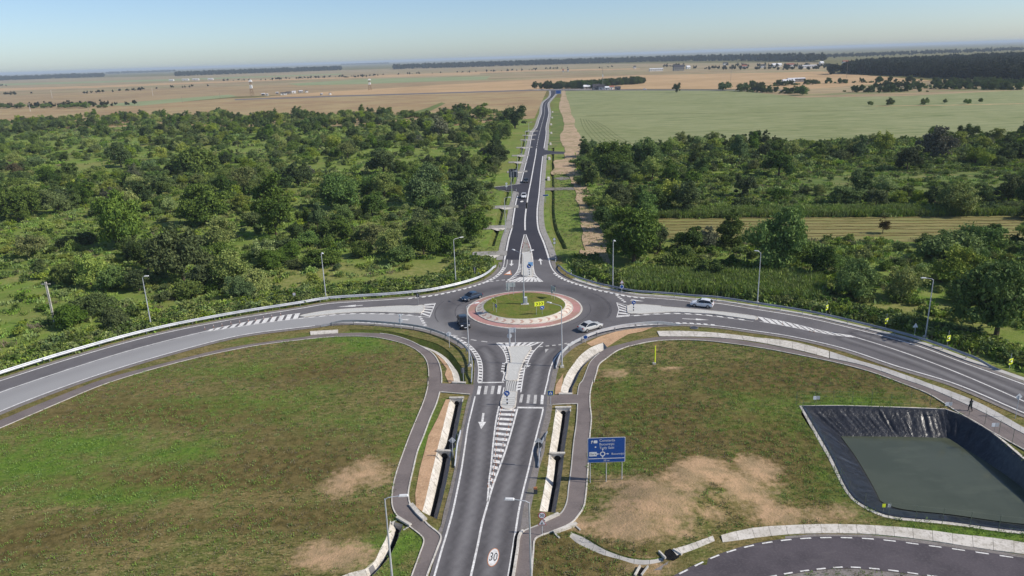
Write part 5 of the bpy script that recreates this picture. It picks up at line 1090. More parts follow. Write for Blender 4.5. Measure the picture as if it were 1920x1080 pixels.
sheet('access_road', W(RN((985, 610), (1571, 600), (1571, 650), (1000, 660))), 'gravel_grey', .05, label='grey gravel crossing right of the far road'); sheet('access_road', W(RN((1150, 440), (1300, 410), (1440, 420), (1460, 450), (1300, 475))), 'gravel_grey', .08)
# the crossing road at the far end
sheet('cross_road', W([(440, 186.0), (600, 180.5), (1000, 168.2), (1030, 167.6), (1200, 167.8), (1500, 168.5), (1500, 170), (1200, 169.6), (1030, 170.2), (1000, 170.2), (600, 182.5), (440, 188)]), 'asphalt', .11, label='thin road crossing the plain at the far junction'); ribbon('gravel_strip', W([(1000, 168.3), (1060, 167.2), (1130, 167.4)]), 6, .15, 'marking_white', None, kind='structure')
mat('field_margin', px(92, 102, 58), [(.3, .4, .62, px(118, 118, 74)), (.05, .5, .62, px(76, 88, 46), None, .8)])
ribbon('field_margin', [p + Vector((0, random.uniform(-1.2, 1.2))) for p in resample(SW([(1098, 217), (1200, 214.5), (1400, 211.5), (1640, 206)]), 50)], 3.2, .05, 'field_margin', kind='structure'); ribbon('field_margin', [p + Vector((0, random.uniform(-1.5, 1.5))) for p in resample(SW([(1640, 199), (1760, 197.5), (1935, 194)]), 40)], 4.5, .05, 'stubble_gold', kind='structure')
for k in range(7):
    ribbon('tractor_track', SW([(1088 + k * 5, 222 + k * 1.0), (1094 + k * 7.5, 240), (1106 + k * 9, 256), (1124 + k * 12, 275)], 5), .55, .045 + .002 * k, 'field_margin', kind='structure')
# banks of the two roadside ditches (open in the ground)
def ditch_bank(key, label):
    A, B = MID_D[key]; b_ = MB(); n = len(A)
    for i in range(n):
        m_ = A[i].lerp(B[i], .5); b_.v += [(A[i].x, A[i].y, -.04), (m_.x, m_.y, -.9), (B[i].x, B[i].y, -.04)]
    for i in range(n - 1):
        a_ = 3 * i; b_.f += [(a_, a_ + 3, a_ + 4, a_ + 1), (a_ + 1, a_ + 4, a_ + 5, a_ + 2)]; b_.mi += [0, 0]
    b_.build('ditch', 'verge_grass', kind='structure', label=label)
sheet('bare_patch', catmull([p + Vector((random.uniform(-1, 1), random.uniform(-3, 3))) for p in W(RB((1195, 665), (1225, 655), (1262, 650), (1285, 680), (1290, 735), (1262, 742), (1230, 735), (1205, 748), (1185, 728), (1200, 700)))], 3, True), 'dirt_track', .05)
ditch_bank('left', 'grassy ditch along the left of the far road'); ditch_bank('right', 'grassy ditch along the right of the far road')

# ================================================================== DRIVEWAY CULVERTS BESIDE THE FAR ROAD
ORD = ('first', 'second', 'third', 'fourth', 'fifth', 'sixth', 'seventh', 'eighth', 'ninth', 'tenth', 'eleventh')
for i, (x, y, hx, hy) in enumerate(((922, 476, 914, 484), (937, 426, 938, 433), (950, 388, 950, 394), (972, 322, 974, 324), (973, 304, 974, 307), (978, 291.5, 980, 295), (985, 276.5, 984, 280), (991, 262, 990, 266), (994, 253.5, 994, 256.5), (998, 246, 997.5, 248.5))):
    p = G(x, y); q = G(hx, hy); th = thing('driveway_culvert', '%s gravel driveway bridging the ditch left of the far road, counted from the roundabout' % ORD[i], 'culvert', (p.x, p.y, 0), group='driveway culverts beside the far road')
    MB().box(-.5, 0, .02, 8.5, 4.6, .16).build('platform', 'gravel', th); MB().add([(-2.3, -2.35, .16), (2.0, -2.35, .16), (.6, -4.3, -.02), (-.7, -4.3, -.02), (-2.3, -2.1, .22), (2.0, -2.1, .22)], [(3, 2, 1, 0), (0, 1, 5, 4)]).build('headwall', 'concrete_light', th)

# ================================================================== DISTANT WOODS
FARC = [crown(900 + i, 10.0, 9.0, .3, 7, .62, 520, mname='leaf_far', core=.8) for i in range(3)]
def wood(name, poly, spacing, size, label, seed, zvar=.25):
    r = np.random.default_rng(seed); q = np.array([(v[0], v[1]) for v in poly]); a = q.min(0); b_ = q.max(0)
    gx, gy = np.meshgrid(np.arange(a[0], b_[0], spacing), np.arange(a[1], b_[1], spacing)); P = np.c_[gx.ravel(), gy.ravel()] + r.uniform(-.5, .5, (gx.size, 2)) * spacing; P = P[inpoly(P, poly)]
    scatter(name, np.c_[P, np.full(len(P), -.5)], size / 9.0 * r.uniform(1 - zvar, 1 + zvar, len(P)), r.uniform(0, 6.28, len(P)), r.integers(0, 3, len(P)), [(m_, None) for m_ in FARC], label); return len(P)
def backpoly(front, back, z): return W(front) + W(back, z)[::-1]
nn = wood('far_wood', backpoly([(1556, 137.5), (1640, 140.5), (1700, 143), (1770, 147), (1920, 153), (2000, 158)], [(1560, 121), (1640, 110), (1760, 105), (1920, 98.5), (2000, 96)], 17), 8.5, 17, 'dark wood on the right skyline', 31)
def band(front, depth, spacing, size, label, seed):
    A = SW(front, 3); B = [p + p.normalized() * depth for p in A]; return wood('far_wood', A + B[::-1], spacing, size, label, seed)
nn += band([(737, 130.2), (850, 127), (1000, 122.3), (1280, 115), (1545, 117)], 260, 20, 24, 'long dark wood across the middle of the skyline', 32)
nn += band([(330, 143), (480, 137.5), (640, 131.5)], 260, 20, 23, 'dark wood left of the middle on the skyline', 33); nn += band([(-70, 154), (60, 149), (195, 144.2)], 300, 24, 26, 'dark wood at the left end of the skyline', 34)
nn += band([(1545, 110), (1700, 104), (1930, 95)], 500, 40, 16, 'hazy low woods behind the right wood', 35); nn += band([(640, 122.2), (730, 119.6)], 300, 40, 24, 'faint low wood between the two skyline woods', 36); nn += band([(200, 139), (330, 134.5)], 400, 45, 24, 'faint wood on the left horizon', 37)
def hedge(segs, n, size, jit, label, name, seed, protos=None):
    r = np.random.default_rng(seed); P = []
    for a_, b_, k in segs:
        A = np.array(G(*a_).xy); B = np.array(G(*b_).xy)
        for t in r.random(int(n * k)): P.append(A + (B - A) * t + r.normal(size=2) * jit)
    P = np.array(P); pr = protos or [(m_, None) for m_ in FARC]
    scatter(name, np.c_[P, np.full(len(P), -.3)], size / 9.0 * r.uniform(.55, 1.3, len(P)), r.uniform(0, 6.28, len(P)), r.integers(0, len(pr), len(P)), pr, label)
hedge([((1012, 167), (1130, 165.5), 1), ((1070, 166), (1130, 165), 1), ((1125, 161.5), (1200, 157), 1.2)], 70, 11, 5, 'strip of trees behind the far junction', 'far_grove', 41, [(m_, None) for m_ in KINDS['round'][1]])
hedge([((1395, 171), (1500, 176), .7), ((1400, 164), (1520, 158), .8), ((1500, 158), (1740, 152), 1.0), ((1580, 173), (1730, 172), .7), ((1720, 166), (1910, 168), 1.4), ((1740, 158), (1880, 156), 1.2), ((1780, 163), (1920, 160), 1.2), ((1640, 165), (1740, 163), .5)], 60, 7.5, 5, 'bushy hedges in front of the right wood', 'far_hedge', 42, [(m_, None) for m_ in KINDS['bush'][1] + KINDS['round'][1]])
hedge([((-20, 203), (70, 201.5), .9), ((70, 201.5), (165, 200.3), .9), ((165, 200), (250, 198), .35), ((150, 176.5), (395, 161.5), 1), ((0, 179), (62, 176), .4), ((-10, 162), (12, 161.5), .2), ((420, 152), (520, 150), .6), ((520, 149.5), (720, 141.5), 2), ((640, 146), (700, 144), .6), ((720, 141), (1015, 131.5), 1.2), ((1000, 131), (1060, 128.5), .5), ((1120, 129), (1150, 126), .2)], 26, 7, 5, 'scattered hedges and bushes on the left plain', 'far_hedge', 43)
hedge([((1250, 126), (1280, 124.5), .4), ((1310, 130), (1560, 131.5), 2.0), ((1360, 124), (1550, 127), 1.6), ((1540, 124), (1560, 130), .5)], 26, 9, 14, 'dark gardens around the distant village', 'far_hedge', 44)
print('far trees', nn)

# ================================================================== DISTANT BUILDINGS AND MASTS
mat('wall_white', px(226, 224, 220, 1.0), [(.3, .4, .7, px(206, 204, 200, 1.0))], rough=.8); mat('wall_grey', px(150, 146, 142, 1.0), [(.3, .4, .7, px(130, 127, 124, 1.0))], rough=.8); mat('roof_dark', px(72, 70, 76, 1.0), [(.4, .4, .7, px(60, 58, 64, 1.0))], rough=.7); mat('roof_white', px(228, 228, 230, 1.0), [(.4, .4, .7, px(210, 210, 214, 1.0))], rough=.6); mat('roof_red', px(150, 96, 78, 1.0), [(.4, .4, .7, px(130, 82, 68, 1.0))], rough=.8); mat('glass_dark', (.02, .025, .03), [(1, .4, .7, (.03, .035, .04))], rough=.15, spec=.6)
def house(x, y, w, d_, h, rz, wall, roof, label, nm='house', cat='building', pitch=.35):
    p = G(x, y); th = thing(nm, label, cat, (p.x, p.y, 0), rz); MB().box(0, 0, h / 2 - .1, w, d_, h + .2).build('wall', wall, th); e = .4; rh = d_ * pitch
    MB().add([(-w / 2 - e, -d_ / 2 - e, h), (w / 2 + e, -d_ / 2 - e, h), (w / 2 + e, d_ / 2 + e, h), (-w / 2 - e, d_ / 2 + e, h), (-w / 2 - e, 0, h + rh), (w / 2 + e, 0, h + rh)], [(0, 1, 5, 4), (2, 3, 4, 5), (1, 2, 5), (3, 0, 4), (3, 2, 1, 0)]).build('roof', roof, th)
    MB().box(-w * .1, -d_ / 2 - .03, 1.1, min(1.2, w * .15), .08, 2.2).build('door', 'roof_dark', th); k = max(2, int(w / 5))
    for i in range(k): MB().box(-w / 2 + w * (i + .5) / k + w * .04, -d_ / 2 - .03, h * .58, min(1.4, w * .12), .08, h * .28).build('window', 'glass_dark', th)
    return th
house(1492, 153.5, 24, 9, 4.5, .02, 'wall_grey', 'roof_white', 'long white roofed shed among the far right hedges', 'shed', pitch=.12); house(1478, 156, 16, 7, 3.2, .05, 'wall_white', 'roof_white', 'rounded pale shed below the long white roofed one', 'shed', pitch=.3)
house(1230, 133.5, 34, 10, 6, .03, 'wall_white', 'roof_white', 'white hall on the plain beyond the golden field', 'hall', pitch=.15); house(1272, 132.5, 26, 14, 9, .0, 'wall_grey', 'roof_dark', 'dark block standing right of the white hall', 'barn'); house(1514, 127.8, 40, 10, 6, .02, 'wall_white', 'roof_white', 'bright white hall in front of the dark right wood', 'hall', pitch=.12)
house(1118, 168, 10, 8, 3.4, .1, 'wall_grey', 'roof_dark', 'dark roofed house under the far mast', pitch=.5); house(1128, 168, 8, 7, 3.2, -.1, 'wall_white', 'roof_dark', 'second dark roofed house under the far mast', pitch=.5); house(1138, 168.5, 5, 5, 3, 0, 'wall_white', 'roof_white', 'small white building beside the far houses'); house(1158, 168.5, 7, 6, 2.6, 0, 'wall_grey', 'roof_dark', 'low dark house right of the far houses'); house(1146, 167.5, 6, 5, 3.2, .2, 'wall_white', 'roof_red', 'little red roofed house beside the far houses')
house(1100, 166.5, 9, 7, 3, .1, 'wall_grey', 'roof_white', 'pale roofed farmhouse left of the far mast')
for i, (x, y, w_) in enumerate(((322, 152, 16), (348, 151, 24), (367, 150.5, 24), (395, 150, 18))): house(x, y, w_, 8, 5, .05, 'wall_white', 'roof_white', '%s of the four white sheds on the left plain' % ('first', 'second', 'third', 'fourth')[i], 'shed', pitch=.15)
for i, (x, y, w_, m_) in enumerate(((494, 179, 5, 'roof_white'), (501, 179.5, 3, 'roof_white'), (520, 176.5, 4, 'roof_white'), (532, 178, 9, 'roof_dark'), (541, 176, 7, 'roof_dark'), (551, 174.8, 6, 'roof_white'), (564, 173.8, 6, 'roof_white'), (575, 173.5, 4, 'roof_dark'), (603, 178.8, 3, 'roof_white'), (619, 178, 3, 'roof_dark'))): house(x, y, w_, w_ * .7, 2.8, .1 * i, 'wall_white' if i % 2 else 'wall_grey', m_, 'low works building at the far left compound, %s from the left' % ORD[i], 'works_building', pitch=.2)
for i, (x, y, w_) in enumerate(((1395, 128, 12), (1430, 127, 10), (1456, 125, 26), (1480, 125, 22), (1360, 122, 14), (1540, 121, 10), (1585, 119, 16), (1190, 128.5, 6), (1290, 129, 10), (1056, 135, 4), (1065, 134.5, 4))): house(x, y, w_, 9, 5, .1 * (i % 3), 'wall_white', ('roof_red', 'roof_dark', 'roof_white')[i % 3], 'distant village house on the right plain, %s of its row' % ORD[i], pitch=.4)
mat('mast_white', px(226, 226, 224, 1.0), [(.5, .4, .7, px(206, 206, 204, 1.0))], rough=.7); mat('mast_brown', px(150, 122, 98, 1.0), [(.5, .4, .7, px(130, 106, 86, 1.0))], rough=.8)
def tower(x, y, h, label):
    p = G(x, y); th = thing('lattice_tower', label, 'tower', (p.x, p.y, 0)); 
    def leg(sx, sy, z0, z1): f = lambda z: 2.4 * (1 - .72 * z / h); MB().tube([(sx * f(z0), sy * f(z0), z0), (sx * f(z1), sy * f(z1), z1)], .22, n=5).build('leg', 'mast_brown', th)
    for sx in (-1, 1):
        for sy in (-1, 1): leg(sx, sy, 0, h * .98)
    for k in range(6):
        z0 = h * k / 6; z1 = h * (k + 1) / 6; a_ = 2.4 * (1 - .72 * z0 / h); c_ = 2.4 * (1 - .72 * z1 / h)
        MB().tube([(-a_, -a_, z0), (c_, -c_, z1)], .12, n=4).tube([(a_, -a_, z0), (-c_, -c_, z1)], .12, n=4).tube([(-a_, a_, z0), (c_, c_, z1)], .12, n=4).tube([(-a_, a_, z1), (-a_, -a_, z1)], .1, n=4).build('cross_brace', 'mast_brown', th)
    MB().box(0, 0, h * .57, 3.6, 3.6, h * .2, taper=.88).build('white_section', 'mast_white', th); MB().box(0, 0, h * .92, 5.0, 4.0, h * .14, taper=.25).build('head', 'mast_white', th); MB().tube([(0, 0, h * .95), (0, 0, h * 1.1)], .12, n=5).build('aerial', 'mast_brown', th)
tower(473, 181, 26, 'white and brown lattice tower at the left compound'); tower(694, 169, 19, 'white and brown lattice tower left of the far road')
def pole(x, y, h, m_, label, r0=.2, arm=True):
    p = G(x, y); th = thing('utility_pole', label, 'pole', (p.x, p.y, 0)); MB().tube([(0, 0, -.2), (0, 0, h)], r0, r0 * .6, n=7).build('shaft', m_, th)
    if arm: MB().box(0, 0, h - .5, 2.2, .14, .14).build('crossarm', m_, th)
    return th
for x, y, h, l in ((98, 184, 14, 'pale pole on the left plain left of the green wedge'), (287, 180, 13, 'pale pole on the left plain standing in a small bush'), (166, 207, 10, 'grey pole in front of the far left hedge'), (57, 209, 10, 'thin pale pole at the left edge of the stubble'), (259, 199, 9, 'thin pole at the tip of the green wedge'), (342, 193, 8, 'thin pole in the far left stubble'), (413, 184, 8, 'thin pole left of the left tower'), (1370, 153, 26, 'thin tall pole on the golden field edge'), (1587, 147, 28, 'thin tall pole in front of the right wood')): pole(x, y, h, 'wall_white' if 'pale' in l else 'wall_grey', l)
p = G(1130, 167.5); th = thing('mast', 'tall thin radio mast rising from the far houses', 'mast', (p.x, p.y, 0)); MB().tube([(0, 0, 0), (0, 0, 30)], .35, .2, n=5).build('shaft', 'wall_grey', th); MB().box(0, 0, 18, 1.4, 1.4, 3).build('antenna', 'wall_white', th); 
p = G(103.5, 610); th = thing('utility_pole', 'lone pale lattice concrete pole in the left scrub', 'pole', (p.x, p.y, -.1))
MB().box(-.13, 0, 4.3, .09, .2, 8.8).build('leg', 'concrete_light', th); MB().box(.13, 0, 4.3, .09, .2, 8.8).build('leg', 'concrete_light', th)
for k in range(14): MB().box(0, 0, .4 + k * .6, .18, .19, .2).build('rung', 'concrete_light', th)
MB().box(0, 0, 8.3, 1.6, .12, .12).build('crossarm', 'concrete_light', th)
# ================================================================== HAZE
hz = bpy.data.materials.new('haze_air'); hz.use_nodes = True; n_ = hz.node_tree.nodes; n_.clear(); o_ = n_.new('ShaderNodeOutputMaterial'); pv = n_.new('ShaderNodeVolumePrincipled')
pv.inputs['Color'].default_value = (.76, .88, 1.0, 1); pv.inputs['Density'].default_value = HAZE_D; pv.inputs['Anisotropy'].default_value = 0.0; hz.node_tree.links.new(pv.outputs[0], o_.inputs['Volume'])
b_ = MB(); b_.box(0, 0, 28.0, 92000, 92000, 64.0); hzo = b_.build('haze', None, kind='stuff', label='thin bluish summer haze over the plain'); hzo.data.materials.append(hz)

# ================================================================== STREET LAMPS
mat('lamp_head', px(226, 226, 226, 1.0), [(3, .4, .7, px(206, 206, 206, 1.0))], rough=.4)
mat('lamp_lens', (.35, .35, .36), [(5, .4, .7, (.28, .28, .3))], rough=.2)
def lamp(base, heads, label, z0=0.0, h=9.85, xy=None):
    p = Vector((*xy, z0)) if xy is not None else G(*base, z0); th = thing('street_lamp', label, 'street lamp', p)
    MB().box(0, 0, .08, .62, .62, .34, taper=.85).build('footing', 'concrete_light', th)
    MB().tube([(0, 0, .2), (0, 0, h * .5), (0, 0, h)], .115, .06, n=10).build('post', 'galvanised', th)
    for hp in heads:
        e = Vector(hp) - p if len(hp) == 3 else G(hp[0], hp[1], z0 + h + .25) - p
        L = min(max(math.hypot(e.x, e.y), .8), 3.6); a_ = math.atan2(e.y, e.x); d_ = Vector((math.cos(a_), math.sin(a_), 0))
        MB().tube([(0, 0, h - .05), d_ * .3 + Vector((0, 0, h + .12)), d_ * (L - .5) + Vector((0, 0, h + .24))], .045, .036, n=7).build('arm', 'galvanised', th)
        c = d_ * (L - .15) + Vector((0, 0, h + .27)); hd = MB().box(c.x, c.y, c.z, .85, .32, .11, a_, .8).build('lamp_head', 'lamp_head', th)
        MB().box(c.x, c.y, c.z - .065, .5, .22, .03, a_).build('lens', 'lamp_lens', hd)
    return th
lamp((284.5, 616), [(276, 517.5)], 'leftmost lamp post behind the left guardrail'); lamp((611.7, 562), [(605, 475)], 'second lamp post along the left road'); lamp((855, 534), [(866.4, 444.6)], 'lamp post at the top left corner of the roundabout')
lamp((1149, 539), [(1152.5, 451.5)], 'lamp post in front of the very large tree right of the roundabout'); lamp((1420, 568), [(1416.7, 470.2)], 'lamp post behind the white car on the right road'); lamp((1735, 632), [(1730, 521)], 'rightmost lamp post among the chevron signs')
lamp((880.5, 686), [(895.6, 567.4)], 'lamp post at the lower left corner of the roundabout'); lamp((1054, 688), [(1028, 567)], 'lamp post at the lower right corner of the roundabout')
c9 = G(983, 571, .85); lamp((983, 571), [(962, 468), (998.5, 469)], 'double armed lamp post in the middle of the central island', z0=.85)
p10 = G(721.4, 935.6, 9.85).xy; lamp(None, [tuple(G(759.6, 929, 10.1))], 'nearest lamp post at the lower left beside the bending path', xy=p10); p11 = G(992, 942, 9.85).xy; lamp(None, [tuple(G(951.9, 935.6, 10.1))], 'nearest lamp post at the bottom centre with its arm over the road', xy=p11)
for i, (b_, s) in enumerate((((948, 439), 0), ((960.2, 378), 0), ((971, 338), 0), ((979, 307), 0), ((986, 283), 0), ((992, 263), 0))):
    p = G(*b_); lamp(b_, [(p.x + 1.6, p.y, 10.1)], '%s lamp post on the left of the far road, counted from the roundabout' % ORD[i])
# service cabinet on the island
cb = thing('service_cabinet', 'grey service cabinet on a concrete plinth at the island lamp', 'cabinet', G(984.2, 570.5, .85)); MB().box(0, -.1, .06, 1.5, .9, .16).build('plinth', 'concrete_grey', cb); MB().box(.15, -.1, .8, .62, .42, 1.35).build('housing', 'sign_white', cb); MB().box(.12, -.325, .8, .42, .03, 1.1).build('door', 'sign_back', cb); MB().box(-.2, .1, 1.5, .3, .3, 2.4).build('pillar', 'sign_back', cb)

# ================================================================== SIGNS
def ngon(r, n=24, a0=0.0): return [(r * math.cos(a0 + 2 * math.pi * k / n), r * math.sin(a0 + 2 * math.pi * k / n)) for k in range(n)]
def rrect(w, h, r=.06):
    out = []
    for cx, cz, a0 in ((w / 2 - r, h / 2 - r, 0), (-w / 2 + r, h / 2 - r, 90), (-w / 2 + r, -h / 2 + r, 180), (w / 2 - r, -h / 2 + r, 270)):
        for k in range(4): t = rad(a0 + 30 * k); out.append((cx + r * math.cos(t), cz + r * math.sin(t)))
    return out
def tri(r, up=True): return ngon(r, 3, rad(90 if up else -90))
def plate(th, poly, z, x=0.0, back='sign_back', face=None, border=None, k=.86, y=-.06):
    sh = lambda P, s=1.0: [(x + q[0] * s, z + q[1] * s) for q in P]
    b_ = MB().plate(sh(poly), y, y + .025).build('plate', back, th)
    if border: MB().plate(sh(poly, .985), y - .006, y - .001).build('border', border, th)
    if face: MB().plate(sh(poly, k if border else .985), y - .013, y - .007).build('face', face, th)
    return b_
def posts(th, xs, h, r=.035, m_='steel', z0=-.1):
    for x in xs: MB().tube([(x, 0, z0), (x, 0, h)], r, n=8).build('post', m_, th)
def sign(base, label, rz=0.0, z0=0.0, nm='road_sign'): return thing(nm, label, 'sign', G(*base, z0), rz)
def letters(par, s, size, x, z, m_, y=-.085, align='CENTER'):
    me = text_mesh(s, size, align); me.materials.append(MAT[m_]); o = obj('lettering', me, None, par); o.location = (x, y, z); o.rotation_euler = (math.pi / 2, 0, 0); return o
def up_arrow(par, ang, x, z, s, m_='sign_white', y=-.082):
    P = [(-.09, -.5), (.09, -.5), (.09, .05), (.34, .05), (0, .5), (-.34, .05), (-.09, .05)]; c, d_ = math.cos(ang), math.sin(ang)
    MB().plate([(x + s * (q[0] * c - q[1] * d_), z + s * (q[0] * d_ + q[1] * c)) for q in P], y, y + .006).build('arrow', m_, par)
# large blue direction sign
bs = sign((1136.5, 905), 'large blue direction sign on three posts beside the right path', nm='direction_sign'); dpt = (bs.location - Vector((0, 0, CAM_H))).dot(_fw); sc = F_PX / dpt
w_ = 70 / sc; h_ = 46.5 / sc / .90; zc = (905 - 842.5) / sc / .90 ; posts(bs, (-w_ * .43, 0, w_ * .42), zc + h_ * .45, .05, 'galvanised')
plate(bs, rrect(w_, h_, .12), zc, face='sign_blue', border='sign_white', k=.965); MB().box(0, -.078, zc - h_ * .335, w_ * .95, .01, .07).build('divider', 'sign_white', bs)
letters(bs, 'Constanța', .42, -w_ * .19, zc + h_ * .385, 'sign_white', align='LEFT'); letters(bs, 'Bucureşti', .42, -w_ * .19, zc + h_ * .235, 'sign_white', align='LEFT'); letters(bs, 'Tudy Sabi', .42, -w_ * .19, zc + h_ * .09, 'sign_white', align='LEFT')
up_arrow(bs, -.3, -w_ * .385, zc + h_ * .34, .42); MB().plate([(-w_ * .29 + q[0], zc + h_ * .34 + q[1]) for q in rrect(.42, .34, .06)], -.086, -.08).build('route_shield', 'sign_white', bs); MB().plate([(-w_ * .29 + q[0], zc + h_ * .13 + q[1]) for q in rrect(.16, .16, .03)], -.086, -.08).build('symbol', 'sign_white', bs)
MB().plate([(-w_ * .355 + q[0], zc - h_ * .15 + q[1]) for q in rrect(w_ * .2, h_ * .17, .04)], -.086, -.08).build('panel', 'sign_white', bs); letters(bs, 'Gara', .38, -w_ * .355, zc - h_ * .15, 'sign_dark', y=-.09)
letters(bs, 'Bucureşti', .36, w_ * .30, zc - h_ * .16, 'sign_white'); letters(bs, '50 m', .32, 0.0, zc - h_ * .42, 'sign_white')
xr, zr = -w_ * .10, zc - h_ * .15
b_ = MB(); O = ngon(.30, 20); I = ngon(.19, 20); b_.add([(xr + q[0], -.086, zr + q[1]) for q in O] + [(xr + q[0], -.086, zr + q[1]) for q in I], [(i, (i + 1) % 20, 20 + (i + 1) % 20, 20 + i) for i in range(20)]); b_.build('roundabout_symbol', 'sign_white', bs)
for a_, dx, dz in ((0, 0, .5), (math.pi / 2, -.52, 0), (-math.pi / 2, .52, 0), (0, 0, -.42)): up_arrow(bs, a_, xr + dx, zr + dz, .34)
# chevron and arrow sets on the central island
def chevrons(par, w, h, z, n, x=0.0, left=False, y=-.075, m_='sign_black'):
    for i in range(n):
        cx = x + (i - (n - 1) / 2) * w / n * .82; s = -1 if left else 1; a_ = w / n * .2; t = w / n * .26; q = h * .3
        MB().plate([(cx - s * a_, z + q), (cx - s * a_ + s * t, z + q), (cx + s * a_ + s * t, z), (cx - s * a_ + s * t, z - q), (cx - s * a_, z - q), (cx + s * a_, z)][::s], y - .012, y - .004).build('chevron', m_, par)
def island_set(base, rz, label):
    th = sign(base, label, rz, .82, 'chevron_sign'); posts(th, (-.55, .55), 2.5, .03, 'galvanised'); plate(th, rrect(1.85, .85, .05), 2.1, face='sign_yellow'); chevrons(th, 1.85, .85, 2.1, 3)
    plate(th, ngon(.42), 1.3, x=.55, face='sign_blue', border='sign_white', k=.92); up_arrow(th, .9, .55, 1.3, .5, y=-.09); return th
island_set((1011.3, 589.8), .28, 'yellow three chevron sign facing the viewer on the central island'); island_set((928, 584), -1.05, 'yellow chevron sign seen edge on at the left of the central island')
island_set((1037, 560), 2.0, 'dark backed chevron sign at the far right of the central island'); island_set((958, 553), math.pi + .1, 'pale backed chevron sign at the far left of the central island')
# signs on the splitter islands
th = sign((961, 648), 'pale back of a tall sign on the nose of the front island', math.pi + .1); posts(th, (-.5, .45), 3.0, .05, 'galvanised'); posts(th, (.45,), 3.0, .11, 'galvanised'); plate(th, rrect(1.25, .85, .08), 2.75); plate(th, ngon(.42), 1.75, x=.45)
def keep_right(base, label, rz=0.0, striped=True, z0=.18, r=.42, hh=1.75):
    th = sign(base, label, rz, z0); posts(th, (0,), hh + r, .04, 'steel')
    if striped:
        for k in range(5): MB().box(0, -.01, .25 + k * .26, .2, .07, .26).build('stripe', 'sign_white' if k % 2 else 'sign_black', th)
    plate(th, ngon(r), hh, face='sign_blue', border='sign_white', k=.92); up_arrow(th, -2.3, 0, hh, r * 1.25); return th
keep_right(Z1((1248, 425))[0], 'round blue keep right sign on the island tip by the zebra crossing'); keep_right(Z6((906, 235))[0], 'round blue sign on the nose of the right road island', r=.4)
mat('sign_pale_blue', (.22, .45, .75), [(3, .4, .7, (.26, .5, .8))], rough=.3)
th = keep_right(Z8((893, 515))[0], 'large pale blue sign on the far road island', r=.5, hh=2.1); plate(th, rrect(1.1, .9, .06), 2.6, x=.35, face='sign_pale_blue', border='sign_white', k=.9)
for i, dx in enumerate((-.25,)): MB().tube([(dx, -.1, 0), (dx, -.1, 1.2)], .07, n=8).build('bollard', 'sign_white', th)
th = sign(Z5((1211, 163))[0], 'grey back of a sign on the nose of the left road island', math.pi, .18); posts(th, (0,), 2.1, .06); plate(th, rrect(.6, .8), 1.75, back='sign_dark')
# round and triangular signs at the entries
def stack(base, label, items, rz=0.0, h=2.6, m_='galvanised', z0=0.0):
    th = sign(base, label, rz, z0); posts(th, (0,), h, .04, m_)
    for kd, z, back, face, border in items:
        P = {'c': ngon(.40), 'tu': tri(.52), 'td': tri(.52, False), 's': rrect(.8, .8), 'r': rrect(.6, .85), 'd': ngon(.45, 4, 0), 'w': rrect(1.1, .45)}[kd]
        plate(th, P, z, back=back, face=face, border=border, k=.78 if kd in 'ctutd' else .9)
    return th
stack(Z5((1037, 412))[0], 'back of a give way sign at the left road entry', [('td', 2.5, 'sign_white', None, None), ('c', 1.55, 'sign_white', None, None)], math.pi); stack(Z5((1528, 600))[0], 'pale round sign standing in the grass below the left entry', [('c', 2.35, 'sign_white', None, None)], math.pi)
stack(Z6((420, 553))[0], 'round blue sign behind the right corner guardrail', [('c', 1.0, 'sign_back', 'sign_blue', 'sign_white')], h=1.4); ps = stack(Z2((608, 440))[0], 'square yellow edged pedestrian crossing sign beside the right zebra', [('s', 2.0, 'sign_back', 'sign_blue', 'sign_yellow')], h=2.4); MB().plate([(q[0], 2.0 + q[1] - .04) for q in tri(.3)], -.086, -.08).build('triangle', 'sign_white', ps); MB().box(0, -.09, 1.97, .07, .01, .24).build('figure', 'sign_black', ps)
t3 = stack(Z4((523, 668))[0], 'round 30 speed sign above a triangle on the lower right path', [('c', 2.35, 'sign_back', 'sign_white', 'sign_red'), ('tu', 1.5, 'sign_back', 'sign_white', 'sign_red')], h=2.6); letters(t3, '30', .44, 0, 2.35, 'sign_black', y=-.085); MB().box(0, -.085, 1.46, .1, .01, .2).build('symbol', 'sign_black', t3)
stack(Z2((490, 1062))[0], 'round sign seen from behind beside the right front lane', [('c', 2.9, 'sign_dark', None, None), ('d', 3.4, 'sign_back', None, None)], math.pi, 3.4); stack(Z1((700, 962))[0], 'sign seen from behind beside the left drain', [('d', 2.3, 'sign_back', None, None), ('c', 1.6, 'sign_dark', None, None)], math.pi, 2.5); stack(Z1((806, 198))[0], 'blue grey sign post above the left crossing path', [('r', 1.9, 'sign_dark', None, None)], math.pi + .4, 2.3)
stack(Z8((205, 548))[0], 'two dark sign backs above the top left guardrail', [('r', 2.0, 'sign_dark', None, None), ('r', 1.0, 'sign_dark', None, None)], math.pi, 2.4); stack(RE_((1577, 452))[0], 'triangle warning sign above a blue disc behind the top right guardrail', [('tu', 2.4, 'sign_back', 'sign_white', 'sign_red'), ('c', 1.5, 'sign_back', 'sign_blue', 'sign_white')]); stack(RD((1660, 500))[0], 'narrow red and white sign behind the left guardrail', [('r', 1.6, 'sign_back', 'sign_white', 'sign_red')], h=2.0)
stack(RT((1148, 835))[0], 'two round signs one above the other beside the far road', [('c', 2.5, 'sign_back', 'sign_white', 'sign_dark'), ('c', 1.6, 'sign_back', 'sign_white', 'sign_dark')], h=2.9); stack(RP((1472, 580))[0], 'small diamond shaped sign back beside the right road', [('d', 3.0, 'sign_white', None, None)], math.pi, 3.2); stack(RF((1303, 690))[0], 'white triangle sign back between the chevron signs', [('tu', 1.75, 'sign_white', None, None)], math.pi, 1.8)
